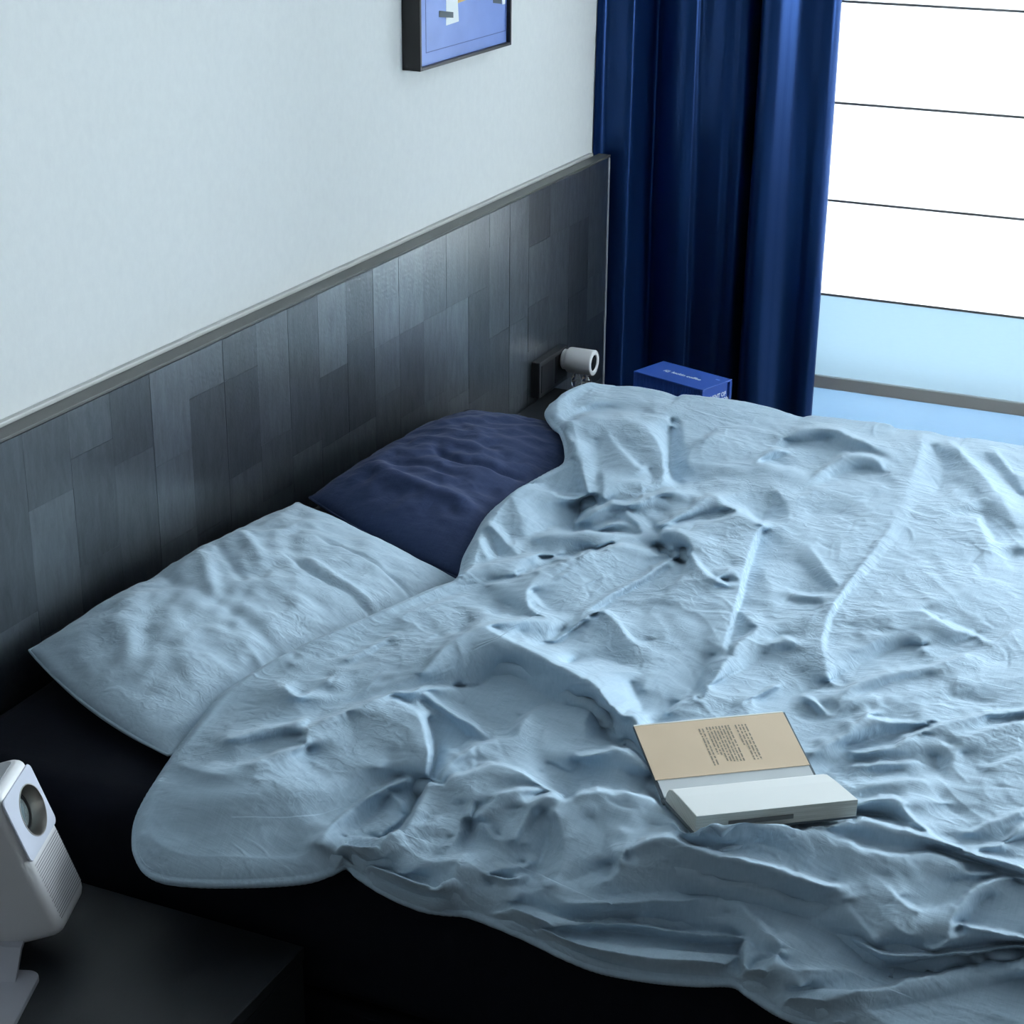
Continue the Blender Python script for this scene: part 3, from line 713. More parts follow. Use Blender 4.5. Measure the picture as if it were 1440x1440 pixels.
# ------------------------------------------------------------------ duvet
def project(P):
    c = (np.asarray(P)-CAM) @ M.T; return np.stack([720+F*c[..., 0]/c[..., 2], 720+F*c[..., 1]/c[..., 2]], -1)
def rays(px, py):
    d = np.stack([(px-720)/F, (py-720)/F, np.ones_like(px)], -1) @ M; return d
def lift(px, py, h):
    """point of the cloth seen at a photograph pixel when it lies h metres above the mattress"""
    d = rays(px, py); t = (ZM+h-CAM[2])/d[..., 2]; return CAM+d*t[..., None]
def duvet():
    # relief: crests and valleys read off the photograph, each with its height above the mattress (cm)
    GX0, GX1, GY0, GY1, SX, SY = 150., 1990., 520., 1760., 2.0, 1.0
    nx, ny = int((GX1-GX0)/SX)+1, int((GY1-GY0)/SY)+1
    S = np.zeros((nx, ny)); Wt = np.zeros((nx, ny))
    def put(P3, wgt=1.0):
        d = np.linalg.norm(np.diff(P3[:, :2], axis=0), axis=1).sum(); P3 = resample(P3, max(int(d/.5), 4))
        i = np.round((P3[:, 0]-GX0)/SX).astype(int); j = np.round((P3[:, 1]-GY0)/SY).astype(int)
        ok = (i >= 0) & (i < nx) & (j >= 0) & (j < ny)
        np.add.at(S, (i[ok], j[ok]), P3[ok, 2]*wgt); np.add.at(Wt, (i[ok], j[ok]), wgt)
    LN = []
    def line(pts, wgt=1.0): LN.append(catmull(np.array(pts, float)*np.array([1, 1, .01]), 6))
    BR = []
    def r(*pts): line(pts)
    def broad(*pts): BR.append(catmull(np.array(pts, float)*np.array([1, 1, .01]), 6))
    FY = -.20
    def fp(x, y, z): q = project((x, y, z)); return [q[0], q[1], z-ZM]
    cm = lambda L: np.array(L, float)*np.array([1, 1, .01])
    near = cm([(197, 1205, .0), (207, 1220, -.4), (228, 1231, -.4), (260, 1236, -.3), (300, 1238, -.2), (370, 1237, -.2), (430, 1232, .0), (465, 1221, .4), (488, 1212, .6), (505, 1226, .4),
            (545, 1251, 0), (590, 1270, -.2), (622, 1276, -.2), (655, 1279, 0), (690, 1291, 0), (740, 1312, 0), (800, 1341, 0), (850, 1359, 0), (920, 1371, 0), (980, 1376, -.2), (1030, 1377, -.4),
            (1055, 1392, -.8), (1100, 1420, -1.5), (1160, 1443, -2), (1250, 1485, -2.5), (1380, 1540, -3)])
    near = np.vstack([near, [fp(1.745, 0, .46)], [fp(1.75, FY, .46)]])
    head = cm([(197, 1205, .0), (191, 1185, .4), (193, 1155, 1), (205, 1125, 1.8), (225, 1092, 2.6), (250, 1055, 4), (300, 993, 5.5), (350, 951, 7), (430, 907, 8), (520, 868, 8.6), (600, 832, 8.6), (643, 815, 8.2),
            (655, 782, 8.2), (668, 757, 8.2), (685, 727, 8.4), (709, 704, 8.6), (737, 684, 9), (772, 664, 9.4), (795, 650, 9.8), (797, 628, 10.6), (790, 606, 11), (779, 596, 11), (770, 580, 10.8), (776, 568, 10.4)])
    sky = cm([(776, 568, 10.4), (790, 560, 10.6), (812, 552, 10.2), (850, 546, 9.6), (890, 546, 9.8), (925, 552, 9.8), (946, 560, 9.2), (960, 557, 9.8), (1000, 560, 9.8), (1050, 567, 9.6), (1090, 577, 8.8), (1122, 588, 8.2),
          (1140, 587, 8.6), (1200, 593, 9.2), (1245, 598, 9.4), (1258, 604, 8.8), (1300, 609, 9.4), (1322, 615, 9.0), (1336, 618, 9.2), (1352, 620, 9.0), (1365, 619, 9.2), (1440, 629, 9)])
    sky = np.vstack([sky, [fp(3.62, .3, .58)], [fp(3.62, 0, .58)], [fp(3.62, FY, .57)]])
    foot = np.array([fp(1.75, FY, .46), fp(1.85, FY, .54), fp(2.2, FY, .57), fp(2.8, FY, .57), fp(3.4, FY, .57), fp(3.62, FY, .57)])
    NU, NV = 860, 640
    c0, c1, d0, d1 = [resample(catmull(p, 10), n) for p, n in ((near, NU), (sky, NU), (head, NV), (foot, NV))]
    for p in (c0, c1, d0, d1): put(p, 4.0)
    for q in (((1.95, 0, .57), (2.4, -.05, .58), (3.0, 0, .575), (3.5, .05, .58)), ((1.9, .2, .55), (2.3, .2, .585), (2.6, .15, .575), (3.1, .2, .585), (3.5, .25, .575))): put(catmull(np.array([fp(*t_) for t_ in q]), 6))
    # --- left lobe on the light blue pillow
    r((322, 1040, 8.8), (374, 1024, 9.4), (430, 1016, 9.8)); r((330, 1052, 8.0), (380, 1040, 8.2), (424, 1034, 8.2))
    r((351, 1076, 8.8), (402, 1055, 9.4), (428, 1048, 9.6), (434, 1024, 9.9), (470, 1010, 10.2), (499, 999, 10.6), (541, 981, 10.8), (580, 972, 10.6), (620, 969, 9.4), (668, 967, 8.0))
    r((436, 1016, 8.4), (455, 998, 8.4), (490, 987, 8.6), (530, 979, 9.0), (560, 968, 9.4), (588, 948, 10.0))
    r((491, 936, 8.9), (520, 921, 8.8), (549, 903, 8.9)); r((485, 928, 9.4), (520, 910, 9.4), (560, 890, 9.4)); r((500, 945, 9.4), (540, 925, 9.6), (580, 905, 9.8))
    r((410, 935, 8.8), (440, 920, 8.6), (470, 908, 8.8)); r((400, 965, 9.6), (420, 980, 9.8), (445, 968, 9.0), (462, 955, 9.8)); r((425, 990, 8.6), (450, 982, 9.0), (460, 968, 8.8))
    broad((262, 1080, 6.6), (300, 1088, 8.2), (330, 1090, 8.4), (370, 1096, 8.6))
    r((433, 1050, 8.0), (440, 1090, 7.4), (450, 1112, 6.6)); r((490, 1003, 9.9), (495, 1040, 8.8), (470, 1080, 7.6))
    [broad((214+a_, 1110+d_, h_*.62), (250+a_, 1118+d_, h_*.88), (300, 1122+d_, h_), (360, 1118+d_, h_*1.05), (415, 1106+d_, h_*1.12)) for a_, d_, h_ in ((0, 0, 7.2), (-4, 22, 5.7), (-6, 44, 4.2), (-6, 64, 2.9), (0, 82, 1.8), (10, 98, .8))]
    r((204, 1188, 1.0), (216, 1196, .8), (224, 1208, .6)); r((202, 1180, 2.0), (218, 1184, 2.6), (229, 1196, 2.6), (233, 1212, 1.8))
    r((530, 1080, 7.6), (545, 1060, 8.0), (580, 1058, 8.4)); r((546, 983, 10.4), (585, 1001, 10.2), (598, 1030, 9.4), (604, 1060, 8.8), (600, 1090, 7.2))
    r((604, 1010, 7.6), (612, 1045, 6.0), (608, 1092, 4.0)); r((606, 1097, 3.4), (588, 1126, 2.8), (573, 1147, 2.6), (552, 1172, 2.4), (520, 1180, 2.4), (492, 1186, 2.4))
    r((565, 1097, 6.8), (537, 1111, 6.2), (500, 1131, 5.2), (470, 1160, 4.2), (450, 1195, 3.0)); r((551, 1118, 4.2), (530, 1140, 3.4), (500, 1172, 2.6)); r((548, 1117, 5.4), (562, 1128, 5.2), (570, 1142, 4.2))
    r((535, 1176, 3.8), (552, 1160, 4.2), (568, 1146, 4.0))
    # --- big central ridge and hollow in front of it
    r((590, 947, 10.6), (615, 920, 11.6), (643, 898, 12.2), (677, 882, 12.6), (710, 896, 12.6), (765, 923, 12.4), (832, 957, 12.0), (849, 975, 11.6), (862, 990, 11.2), (878, 1006, 11.0))
    r((640, 965, 7.4), (671, 966, 7.4), (705, 945, 8.6), (716, 937, 9.2), (740, 962, 8.2), (762, 982, 7.6), (800, 994, 7.8), (826, 990, 8.6)); r((700, 1000, 6.8), (740, 992, 7.4), (770, 988, 7.4))
    r((596, 973, 9.8), (627, 998, 9.2), (665, 1020, 8.4), (688, 1040, 7.2)); r((600, 985, 8.8), (640, 1020, 7.2), (660, 1040, 6.4)); r((650, 990, 7.4), (690, 1018, 6.4))
    r((690, 1041, 8.2), (721, 1039, 8.6), (740, 1010, 8.8), (763, 995, 8.4)); r((712, 1020, 6.6), (730, 1005, 6.8)); r((749, 1012, 8.6), (752, 1042, 8.4), (765, 1062, 8.0), (799, 1084, 7.2))
    r((829, 985, 8.2), (823, 1010, 8.6), (821, 1045, 8.2)); r((848, 1000, 7.2), (850, 1030, 6.4), (870, 1048, 6.0), (888, 1052, 6.2)); r((780, 1020, 8.4), (800, 1030, 8.4))
    r((878, 1006, 11.0), (892, 1007, 10.6), (904, 1040, 9.6), (922, 1082, 8.8)); r((862, 1020, 8.6), (872, 1040, 7.8)); r((880, 1044, 6.6), (905, 1068, 7.0), (925, 1092, 7.4))
    # --- second fold (front left roll)
    r((484, 1190, 3.2), (512, 1199, 4.6), (551, 1179, 5.8), (579, 1148, 6.8), (607, 1099, 7.6), (645, 1062, 8.6), (690, 1042, 8.4)); r((640, 1075, 8.0), (670, 1068, 8.0), (700, 1075, 8.0))
    r((615, 1105, 8.0), (640, 1092, 8.8), (662, 1086, 9.2), (701, 1076, 9.6), (740, 1092, 9.6), (773, 1114, 9.2), (793, 1125, 9.0)); r((760, 1085, 7.2), (785, 1108, 7.0), (802, 1120, 7.0))
    r((665, 1092, 9.0), (666, 1122, 8.2), (662, 1150, 7.4)); r((670, 1130, 7.2), (663, 1160, 5.2), (659, 1182, 4.6), (652, 1195, 4.8)); r((650, 1130, 7.0), (645, 1165, 6.4), (630, 1190, 5.8))
    r((665, 1152, 7.6), (690, 1130, 8.8), (709, 1113, 9.8), (745, 1111, 9.6), (757, 1113, 9.2)); r((680, 1160, 7.6), (700, 1180, 6.6), (712, 1165, 7.2), (730, 1140, 8.2))
    r((720, 1178, 7.4), (734, 1155, 8.2), (754, 1123, 9.6), (776, 1122, 10.0), (793, 1126, 9.6)); r((735, 1185, 6.6), (750, 1160, 7.2), (768, 1140, 8.0))
    r((775, 1150, 8.0), (772, 1175, 6.4), (765, 1200, 5.2), (745, 1244, 3.8), (720, 1272, 3.0)); r((780, 1140, 9.6), (792, 1180, 8.0), (790, 1215, 6.6), (770, 1250, 5.0)); r((742, 1210, 6.0), (737, 1217, 5.4), (707, 1223, 4.8), (688, 1236, 4.0))
    r((688, 1243, 2.8), (692, 1254, 2.4)); r((692, 1240, 4.2), (720, 1245, 4.6), (732, 1235, 5.0))
    r((612, 1262, 2.6), (640, 1230, 4.4), (651, 1205, 5.4)); r((520, 1225, 2.8), (560, 1240, 3.0), (600, 1255, 2.8)); r((540, 1205, 4.4), (580, 1190, 5.2), (610, 1175, 5.8)); r((600, 1160, 6.6), (615, 1150, 6.8)); r((560, 1230, 3.2), (590, 1225, 3.8), (620, 1205, 4.6))
    # --- ridge left of / in front of the book
    r((818, 1063, 9.8), (851, 1057, 10.2), (876, 1052, 10.4), (895, 1064, 10.0), (922, 1088, 9.4)); r((774, 1073, 7.2), (804, 1088, 6.8), (815, 1070, 7.4)); r((790, 1122, 7.4), (804, 1121, 6.6), (815, 1096, 7.0), (818, 1072, 7.4))
    r((864, 1060, 9.8), (868, 1085, 8.6), (866, 1108, 8.0)); r((835, 1090, 7.6), (832, 1104, 7.2)); r((890, 1090, 8.2), (915, 1110, 7.8), (930, 1128, 7.4))
    r((793, 1126, 9.6), (834, 1115, 10.4), (865, 1115, 10.4), (912, 1124, 10.0), (938, 1136, 9.8), (952, 1150, 11.2), (960, 1165, 13.2))
    r((880, 1130, 9.8), (890, 1160, 9.8), (882, 1190, 10.0), (876, 1207, 9.6), (868, 1225, 8.2), (851, 1240, 7.0)); r((830, 1150, 9.0), (850, 1180, 8.2), (845, 1200, 7.6)); r((860, 1215, 6.4), (845, 1225, 6.0), (800, 1240, 5.4))
    r((880, 1209, 8.6), (895, 1191, 10.6), (912, 1180, 11.8), (945, 1176, 12.8), (976, 1187, 12.6), (1045, 1207, 11.8), (1101, 1223, 10.9), (1151, 1240, 10.0), (1176, 1246, 9.4))
    r((915, 1158, 9.4), (935, 1162, 10.0), (955, 1168, 11.4)); r((964, 1172, 12.6), (979, 1178, 12.4), (1029, 1170, 13.0)); r((962, 1166, 14.0), (990, 1158, 14.5), (1029, 1150, 14.9), (1073, 1154, 14.0), (1109, 1161, 13.0), (1140, 1166, 12.2), (1179, 1180, 11.4), (1245, 1202, 10.4), (1304, 1201, 9.8), (1345, 1212, 9.4), (1365, 1229, 8.8), (1395, 1229, 8.8))
    r((1060, 1186, 11.6), (1110, 1202, 10.6)); r((1190, 1172, 10.8), (1212, 1182, 10.0), (1251, 1196, 9.2)); r((1310, 1195, 8.6), (1360, 1212, 8.0), (1401, 1222, 7.8), (1440, 1243, 7.6))
    r((1168, 1164, 12.2), (1201, 1153, 12.0), (1248, 1162, 11.2), (1318, 1182, 10.6), (1373, 1201, 10.2), (1418, 1212, 9.8), (1445, 1224, 9.8), (1500, 1250, 9.4))
    r((1192, 1142, 9.8), (1218, 1126, 11.0), (1259, 1123, 11.2), (1276, 1143, 10.8), (1296, 1165, 10.6), (1318, 1181, 10.4)); r((1196, 1147, 8.4), (1234, 1147, 8.2), (1272, 1158, 8.8))
    r((1182, 1121, 9.8), (1234, 1105, 10.4), (1279, 1096, 10.6), (1304, 1104, 10.2)); r((1300, 1123, 10.2), (1330, 1130, 10.0)); r((1330, 1175, 9.0), (1390, 1185, 8.8), (1440, 1180, 9.0)); r((1360, 1172, 9.8), (1400, 1155, 10.2), (1440, 1140, 10.4))
    r((1340, 1195, 9.2), (1400, 1190, 9.8), (1440, 1160, 10.2))
    # --- front face below, to the hem
    r((800, 1275, 4.2), (850, 1270, 5.8), (920, 1265, 6.4), (980, 1262, 6.8)); r((920, 1220, 9.2), (980, 1225, 9.4), (1050, 1245, 8.4))
    r((843, 1304, 3.2), (901, 1304, 3.6), (946, 1313, 3.6), (1038, 1325, 3.2)); r((700, 1290, 1.2), (745, 1306, 1.2), (815, 1318, 1.2), (845, 1313, 1.4), (901, 1315, 1.6), (946, 1324, 1.6), (1036, 1336, 1.2))
    r((720, 1283, 2.8), (770, 1298, 3.0), (815, 1308, 3.0), (835, 1303, 3.2)); r((760, 1312, 1.9), (830, 1338, 2.0), (900, 1345, 2.2), (980, 1352, 2.2), (1030, 1355, 1.8))
    r((1037, 1330, 1.0), (1039, 1350, .6), (1040, 1370, -.2)); r((1046, 1332, 3.0), (1046, 1355, 2.4), (1050, 1375, 1.4))
    r((990, 1244, 6.6), (1032, 1262, 6.2), (1073, 1301, 5.2), (1096, 1334, 4.2)); r((1022, 1285, 4.4), (1046, 1318, 3.2), (1064, 1346, 2.2)); r((1090, 1345, 2.6), (1110, 1370, 2.0), (1125, 1395, 1.2)); r((1060, 1370, 2.2), (1085, 1360, 3.0), (1100, 1340, 3.6))
    r((1100, 1270, 5.6), (1140, 1300, 4.4), (1193, 1325, 3.0), (1248, 1360, 1.6), (1318, 1354, 1.4), (1401, 1345, 1.6), (1470, 1340, 2)); r((1190, 1270, 7.4), (1218, 1307, 6.0), (1228, 1325, 5.4)); r((1205, 1322, 5.0), (1236, 1338, 4.9), (1265, 1342, 4.8), (1301, 1343, 4.9), (1330, 1342, 4.9), (1373, 1339, 5.2), (1440, 1330, 5.6), (1500, 1330, 5.8))
    r((1310, 1335, 5.4), (1332, 1318, 6.2), (1340, 1282, 7.8), (1373, 1246, 8.8), (1409, 1234, 9.0), (1440, 1236, 8.8)); r((1316, 1278, 6.8), (1330, 1255, 7.4), (1345, 1240, 7.8)); r((1345, 1310, 5.6), (1370, 1285, 6.4), (1390, 1262, 7.2)); r((1350, 1300, 7.0), (1400, 1310, 7.2), (1440, 1318, 7.0))
    r((1240, 1230, 9.0), (1262, 1262, 8.4), (1290, 1280, 8.0)); r((1200, 1240, 8.8), (1190, 1265, 8.0)); r((1265, 1255, 8.4), (1255, 1295, 7.2), (1280, 1315, 6.2))
    r((1110, 1408, .6), (1160, 1405, 1.4), (1207, 1401, 2.0), (1276, 1380, 2.8), (1332, 1368, 3.0), (1401, 1352, 3.2)); r((1180, 1440, -.6), (1260, 1420, .4), (1340, 1400, 1.2), (1440, 1380, 1.8)); r((1130, 1372, 2.4), (1180, 1365, 2.6), (1230, 1370, 2.2))
    r((1250, 1450, -.8), (1340, 1440, .2), (1440, 1420, .8), (1520, 1420, 1))
    # --- head end far: bunched up corner
    r((791, 607, 11.4), (800, 620, 11.4), (812, 637, 11.2), (820, 665, 10.8), (829, 693, 10.0)); r((831, 697, 6.4), (822, 712, 5.6), (812, 732, 5.2), (802, 745, 5.2)); r((806, 652, 9.6), (806, 675, 8.6), (812, 690, 8.2))
    r((793, 604, 11.6), (823, 588, 12.2), (848, 590, 12.2), (880, 590, 12.4), (905, 600, 12.4), (920, 615, 12.2), (932, 635, 11.6), (935, 665, 10.6), (931, 683, 9.8)); r((848, 592, 12.0), (858, 615, 11.8), (880, 640, 11.6), (900, 660, 11.0)); r((835, 620, 10.8), (840, 650, 10.4), (845, 690, 9.6))
    r((945, 590, 9.2), (942, 615, 8.4), (940, 645, 8.0), (944, 670, 7.8), (958, 680, 7.8)); r((795, 596, 10.2), (812, 584, 10.0), (832, 575, 9.6), (862, 572, 9.8)); r((780, 590, 11.0), (800, 576, 10.8), (818, 569, 10.6), (850, 566, 10.4), (876, 566, 10.4), (904, 571, 10.4), (925, 588, 10.6))
    r((929, 577, 10.4), (938, 590, 10.4), (945, 601, 9.8)); r((900, 560, 10.0), (925, 568, 10.2)); r((956, 585, 10.2), (962, 620, 10.0), (968, 655, 9.6)); r((985, 620, 10.6), (1000, 612, 10.8), (1012, 614, 10.4)); r((880, 685, 10.0), (905, 680, 10.2), (914, 660, 10.2), (916, 690, 9.8))
    r((846, 660, 10.4), (850, 672, 10.6), (848, 700, 9.8))
    r((829, 697, 9.4), (796, 699, 9.2), (765, 692, 9.4), (737, 691, 9.6), (722, 702, 9.4)); r((720, 704, 9.4), (732, 729, 8.8), (737, 751, 8.4), (750, 764, 8.0)); r((760, 715, 8.2), (775, 732, 7.4), (765, 750, 7.0));
    r((692, 745, 9.2), (712, 762, 9.0), (730, 782, 8.6)); r((672, 765, 9.0), (684, 785, 8.8)); r((684, 752, 8.0), (702, 782, 7.4)); r((700, 730, 8.4), (718, 755, 7.8))
    r((748, 765, 8.2), (762, 755, 9.2), (812, 748, 9.8), (862, 751, 9.8), (907, 754, 9.6), (922, 757, 9.6)); r((780, 738, 6.6), (801, 743, 6.2), (834, 744, 7.2), (860, 746, 7.8), (890, 748, 8.2)); r((757, 781, 7.6), (780, 782, 7.6), (800, 781, 7.6), (835, 772, 7.6), (862, 766, 8.0))
    r((812, 734, 8.4), (830, 722, 9.4), (848, 712, 10.0), (860, 706, 10.2)); r((840, 745, 8.8), (855, 737, 9.4), (880, 735, 9.2), (895, 745, 8.8)); r((860, 705, 10.4), (880, 711, 10.2), (905, 704, 10.4), (938, 706, 9.6)); r((858, 722, 8.6), (880, 720, 8.8)); r((882, 720, 10.0), (895, 732, 9.8), (905, 750, 9.4))
    r((912, 701, 10.6), (946, 690, 11.0), (960, 698, 10.4), (972, 710, 9.8)); r((920, 715, 9.2), (935, 720, 8.8)); r((905, 725, 8.8), (920, 740, 8.4), (926, 748, 8.4))
    r((640, 818, 9.0), (684, 799, 9.6), (732, 785, 9.8), (765, 780, 9.6), (796, 786, 9.0)); r((657, 832, 8.6), (709, 813, 8.6), (760, 796, 8.6), (790, 790, 8.6)); r((684, 824, 9.6), (723, 808, 10.0), (759, 801, 10.6), (807, 784, 11.0), (857, 768, 11.0), (901, 773, 10.6), (938, 782, 10.0))
    r((929, 749, 10.8), (951, 746, 11.6), (964, 752, 11.8), (971, 765, 11.8), (973, 779, 11.6)); r((923, 768, 7.4), (935, 778, 6.8), (948, 786, 6.8), (962, 790, 7.2), (962, 770, 8.2)); r((940, 775, 8.8), (945, 767, 9.4), (951, 775, 8.8))
    r((971, 780, 11.6), (967, 800, 11.2), (950, 820, 10.8), (934, 840, 10.4)); r((972, 778, 11.8), (985, 795, 11.8), (996, 808, 11.6), (1008, 816, 11.6), (1022, 822, 11.2)); r((1008, 814, 11.4), (1028, 800, 11.4), (1036, 812, 11.2)); r((1010, 825, 10.6), (1030, 830, 10.4))
    r((951, 783, 10.4), (907, 808, 10.6), (851, 840, 10.2), (818, 866, 10.0), (795, 890, 9.2)); r((940, 800, 9.4), (905, 822, 9.4), (860, 846, 9.2), (830, 868, 9.0))
    r((759, 802, 10.6), (748, 818, 10.6), (740, 836, 10.6), (744, 852, 10.6), (755, 862, 10.6), (773, 873, 10.6), (770, 888, 10.2), (765, 903, 9.4)); r((676, 840, 9.2), (700, 848, 8.8), (718, 855, 8.8)); r((750, 830, 9.6), (765, 850, 9.2), (785, 862, 9.2))
    r((677, 882, 12.6), (718, 874, 12.0), (757, 873, 11.2), (772, 873, 10.6)); r((690, 862, 9.8), (720, 864, 9.8), (745, 866, 9.8)); r((765, 905, 9.0), (785, 904, 8.8), (805, 888, 9.0), (822, 872, 9.4)); r((735, 890, 10.6), (750, 905, 10.0), (765, 912, 9.6))
    r((640, 855, 9.2), (660, 875, 9.6), (640, 890, 9.8)); r((600, 880, 9.4), (620, 895, 9.8)); r((560, 870, 9.2), (600, 855, 9.4), (650, 838, 9.2))
    r((779, 902, 9.6), (818, 874, 10.6), (840, 860, 10.8), (862, 868, 10.6), (880, 890, 10.2), (896, 907, 9.6)); r((800, 930, 8.6), (840, 925, 8.6), (880, 935, 8.4)); r((904, 903, 9.0), (920, 900, 9.0)); r((890, 960, 8.2), (905, 1000, 7.6)); r((920, 880, 9.8), (915, 930, 9.0), (905, 970, 8.6))
    r((1072, 740, 11.8), (1062, 757, 11.4), (1051, 792, 11.0), (1040, 833, 10.6), (1029, 872, 10.2), (1019, 905, 9.7), (1021, 924, 9.2)); r((1075, 746, 9.8), (1064, 768, 9.6), (1053, 803, 9.5), (1043, 843, 9.4), (1032, 880, 9.1), (1024, 922, 8.7))
    r((927, 742, 10.6), (967, 717, 11.2), (1000, 697, 11.4), (1018, 708, 11.6), (1039, 722, 12.0)); r((955, 742, 10.8), (994, 736, 11.4), (1039, 725, 12.2), (1058, 730, 12.2), (1072, 739, 12.2)); r((950, 735, 9.6), (990, 725, 10.0), (1025, 718, 10.6))
    r((922, 1014, 7.4), (945, 995, 7.2), (967, 979, 7.2), (979, 965, 7.4), (990, 940, 7.8), (1002, 922, 8.2)); r((938, 1004, 8.8), (972, 976, 9.2), (985, 985, 9.2), (1030, 912, 10.0), (1050, 895, 10.2), (1064, 884, 10.2)); r((1036, 856, 9.6), (1052, 870, 10.0), (1064, 883, 10.0), (1067, 903, 9.4))
    r((1000, 965, 8.4), (1040, 945, 8.4), (1075, 920, 8.6)); r((1085, 905, 10.0), (1105, 898, 10.4), (1120, 905, 10.0)); r((1090, 918, 9.0), (1110, 915, 9.0)); r((1050, 990, 8.0), (1100, 965, 8.2), (1130, 945, 8.4)); r((1025, 1003, 9.0), (1060, 985, 9.2), (1090, 965, 9.4))
    # --- right half: long spine and side folds
    r((1298, 612, 10.2), (1293, 640, 10.6), (1280, 670, 10.5), (1272, 690, 10.5), (1255, 735, 10.5), (1215, 790, 10.6), (1188, 824, 10.7), (1172, 850, 10.6), (1160, 878, 10.3), (1156, 905, 10.0), (1160, 935, 9.4), (1168, 960, 9.0))
    r((1296, 692, 10.1), (1284, 725, 10.1), (1266, 752, 10.05), (1232, 796, 10.0), (1204, 826, 9.95), (1183, 848, 9.9), (1167, 880, 9.7), (1162, 915, 9.4)); r((1334, 619, 10.2), (1359, 643, 10.6), (1385, 672, 10.8), (1405, 698, 10.6), (1429, 738, 10.2)); r((1312, 630, 9.2), (1325, 655, 9.2), (1318, 690, 9.2))
    r((1345, 680, 9.8), (1330, 710, 10.2), (1300, 745, 10.0), (1280, 770, 9.8)); r((1380, 720, 9.6), (1400, 760, 9.4)); r((1374, 730, 10.2), (1384, 755, 10.4), (1394, 778, 10.2)); r((1410, 790, 9.8), (1425, 780, 9.2), (1440, 770, 10.2)); r((1385, 640, 9.4), (1410, 670, 9.4), (1440, 700, 9.4)); r((1400, 635, 10.0), (1425, 665, 10.0), (1440, 690, 10.0))
    r((1087, 625, 9.6), (1120, 608, 10.4), (1151, 602, 10.8), (1180, 608, 11.0), (1196, 614, 11.0), (1234, 633, 10.8), (1262, 648, 10.6)); r((1100, 618, 9.0), (1130, 622, 9.0), (1165, 618, 9.4)); r((1057, 655, 10.2), (1082, 633, 10.8), (1104, 633, 10.4)); r((1070, 648, 9.4), (1090, 644, 9.2), (1104, 638, 9.4))
    r((1076, 652, 10.8), (1110, 660, 10.6), (1140, 668, 10.4), (1165, 655, 10.6), (1190, 640, 11.2), (1215, 638, 11.4), (1235, 650, 11.0), (1246, 664, 10.4)); r((1110, 645, 9.6), (1150, 650, 9.2), (1185, 632, 9.6)); r((1165, 672, 9.6), (1200, 660, 9.8), (1225, 662, 9.8)); r((1040, 700, 10.2), (1055, 720, 9.6), (1070, 734, 8.8), (1082, 708, 9.4), (1090, 697, 10.0))
    r((1095, 690, 10.6), (1110, 720, 10.4), (1100, 760, 10.2)); r((1120, 700, 10.4), (1160, 692, 10.4), (1210, 695, 10.4)); r((1140, 720, 9.8), (1180, 722, 9.8)); r((1140, 768, 10.4), (1162, 800, 10.4), (1178, 820, 10.6)); r((1120, 790, 9.6), (1145, 815, 9.4), (1165, 830, 9.6)); r((1109, 832, 10.0), (1132, 838, 10.2), (1165, 838, 10.4)); r((1110, 845, 9.4), (1150, 850, 9.4))
    r((1075, 800, 10.0), (1080, 840, 9.8), (1075, 870, 9.6)); r((1060, 780, 9.6), (1080, 775, 9.8), (1110, 780, 10.0)); r((1190, 880, 9.6), (1240, 868, 10.4), (1290, 855, 10.6), (1340, 838, 10.6), (1400, 820, 10.4)); r((1200, 915, 9.4), (1250, 890, 9.8), (1290, 880, 10.2))
    r((1110, 985, 8.0), (1150, 965, 7.8), (1205, 940, 8.0), (1255, 915, 8.2), (1300, 905, 8.6)); r((1300, 860, 10.8), (1330, 880, 10.4), (1360, 890, 10.0)); r((1292, 895, 9.8), (1300, 915, 9.6)); r((1320, 915, 9.0), (1350, 905, 9.0), (1376, 895, 9.2)); r((1375, 895, 10.2), (1395, 905, 9.8), (1420, 890, 10.2))
    r((1130, 978, 9.4), (1145, 986, 9.6), (1167, 1007, 9.2)); r((1136, 990, 8.4), (1150, 1005, 8.2)); r((1158, 987, 9.2), (1205, 963, 10.0), (1250, 948, 10.2), (1310, 937, 10.2), (1357, 921, 10.4)); r((1215, 975, 9.2), (1260, 960, 9.4), (1310, 950, 9.4)); r((1180, 1000, 9.4), (1210, 985, 9.8), (1250, 980, 9.8), (1310, 972, 9.8))
    r((1140, 1060, 9.8), (1180, 1036, 10.4), (1215, 1008, 10.8), (1226, 1001, 10.8)); r((1215, 1008, 10.8), (1255, 1016, 10.4), (1317, 1018, 10.0)); r((1150, 1035, 8.8), (1180, 1015, 9.0), (1200, 1000, 9.2)); r((1340, 980, 9.4), (1380, 988, 9.0)); r((1345, 960, 10.0), (1385, 965, 9.8), (1440, 950, 10.0)); r((1400, 930, 9.4), (1440, 920, 9.6))
    r((1200, 1060, 9.8), (1240, 1055, 10.4), (1280, 1040, 10.8), (1317, 1022, 11.0), (1380, 1007, 11.0), (1440, 999, 10.8), (1500, 995, 10.6)); r((1190, 1050, 8.4), (1240, 1038, 8.6), (1280, 1028, 8.8), (1310, 1016, 9.0)); r((1290, 1036, 10.4), (1320, 1044, 10.4), (1342, 1052, 10.4), (1360, 1036, 10.8), (1405, 1022, 11.0), (1440, 1017, 11.0)); r((1390, 1012, 9.8), (1440, 1008, 9.8))
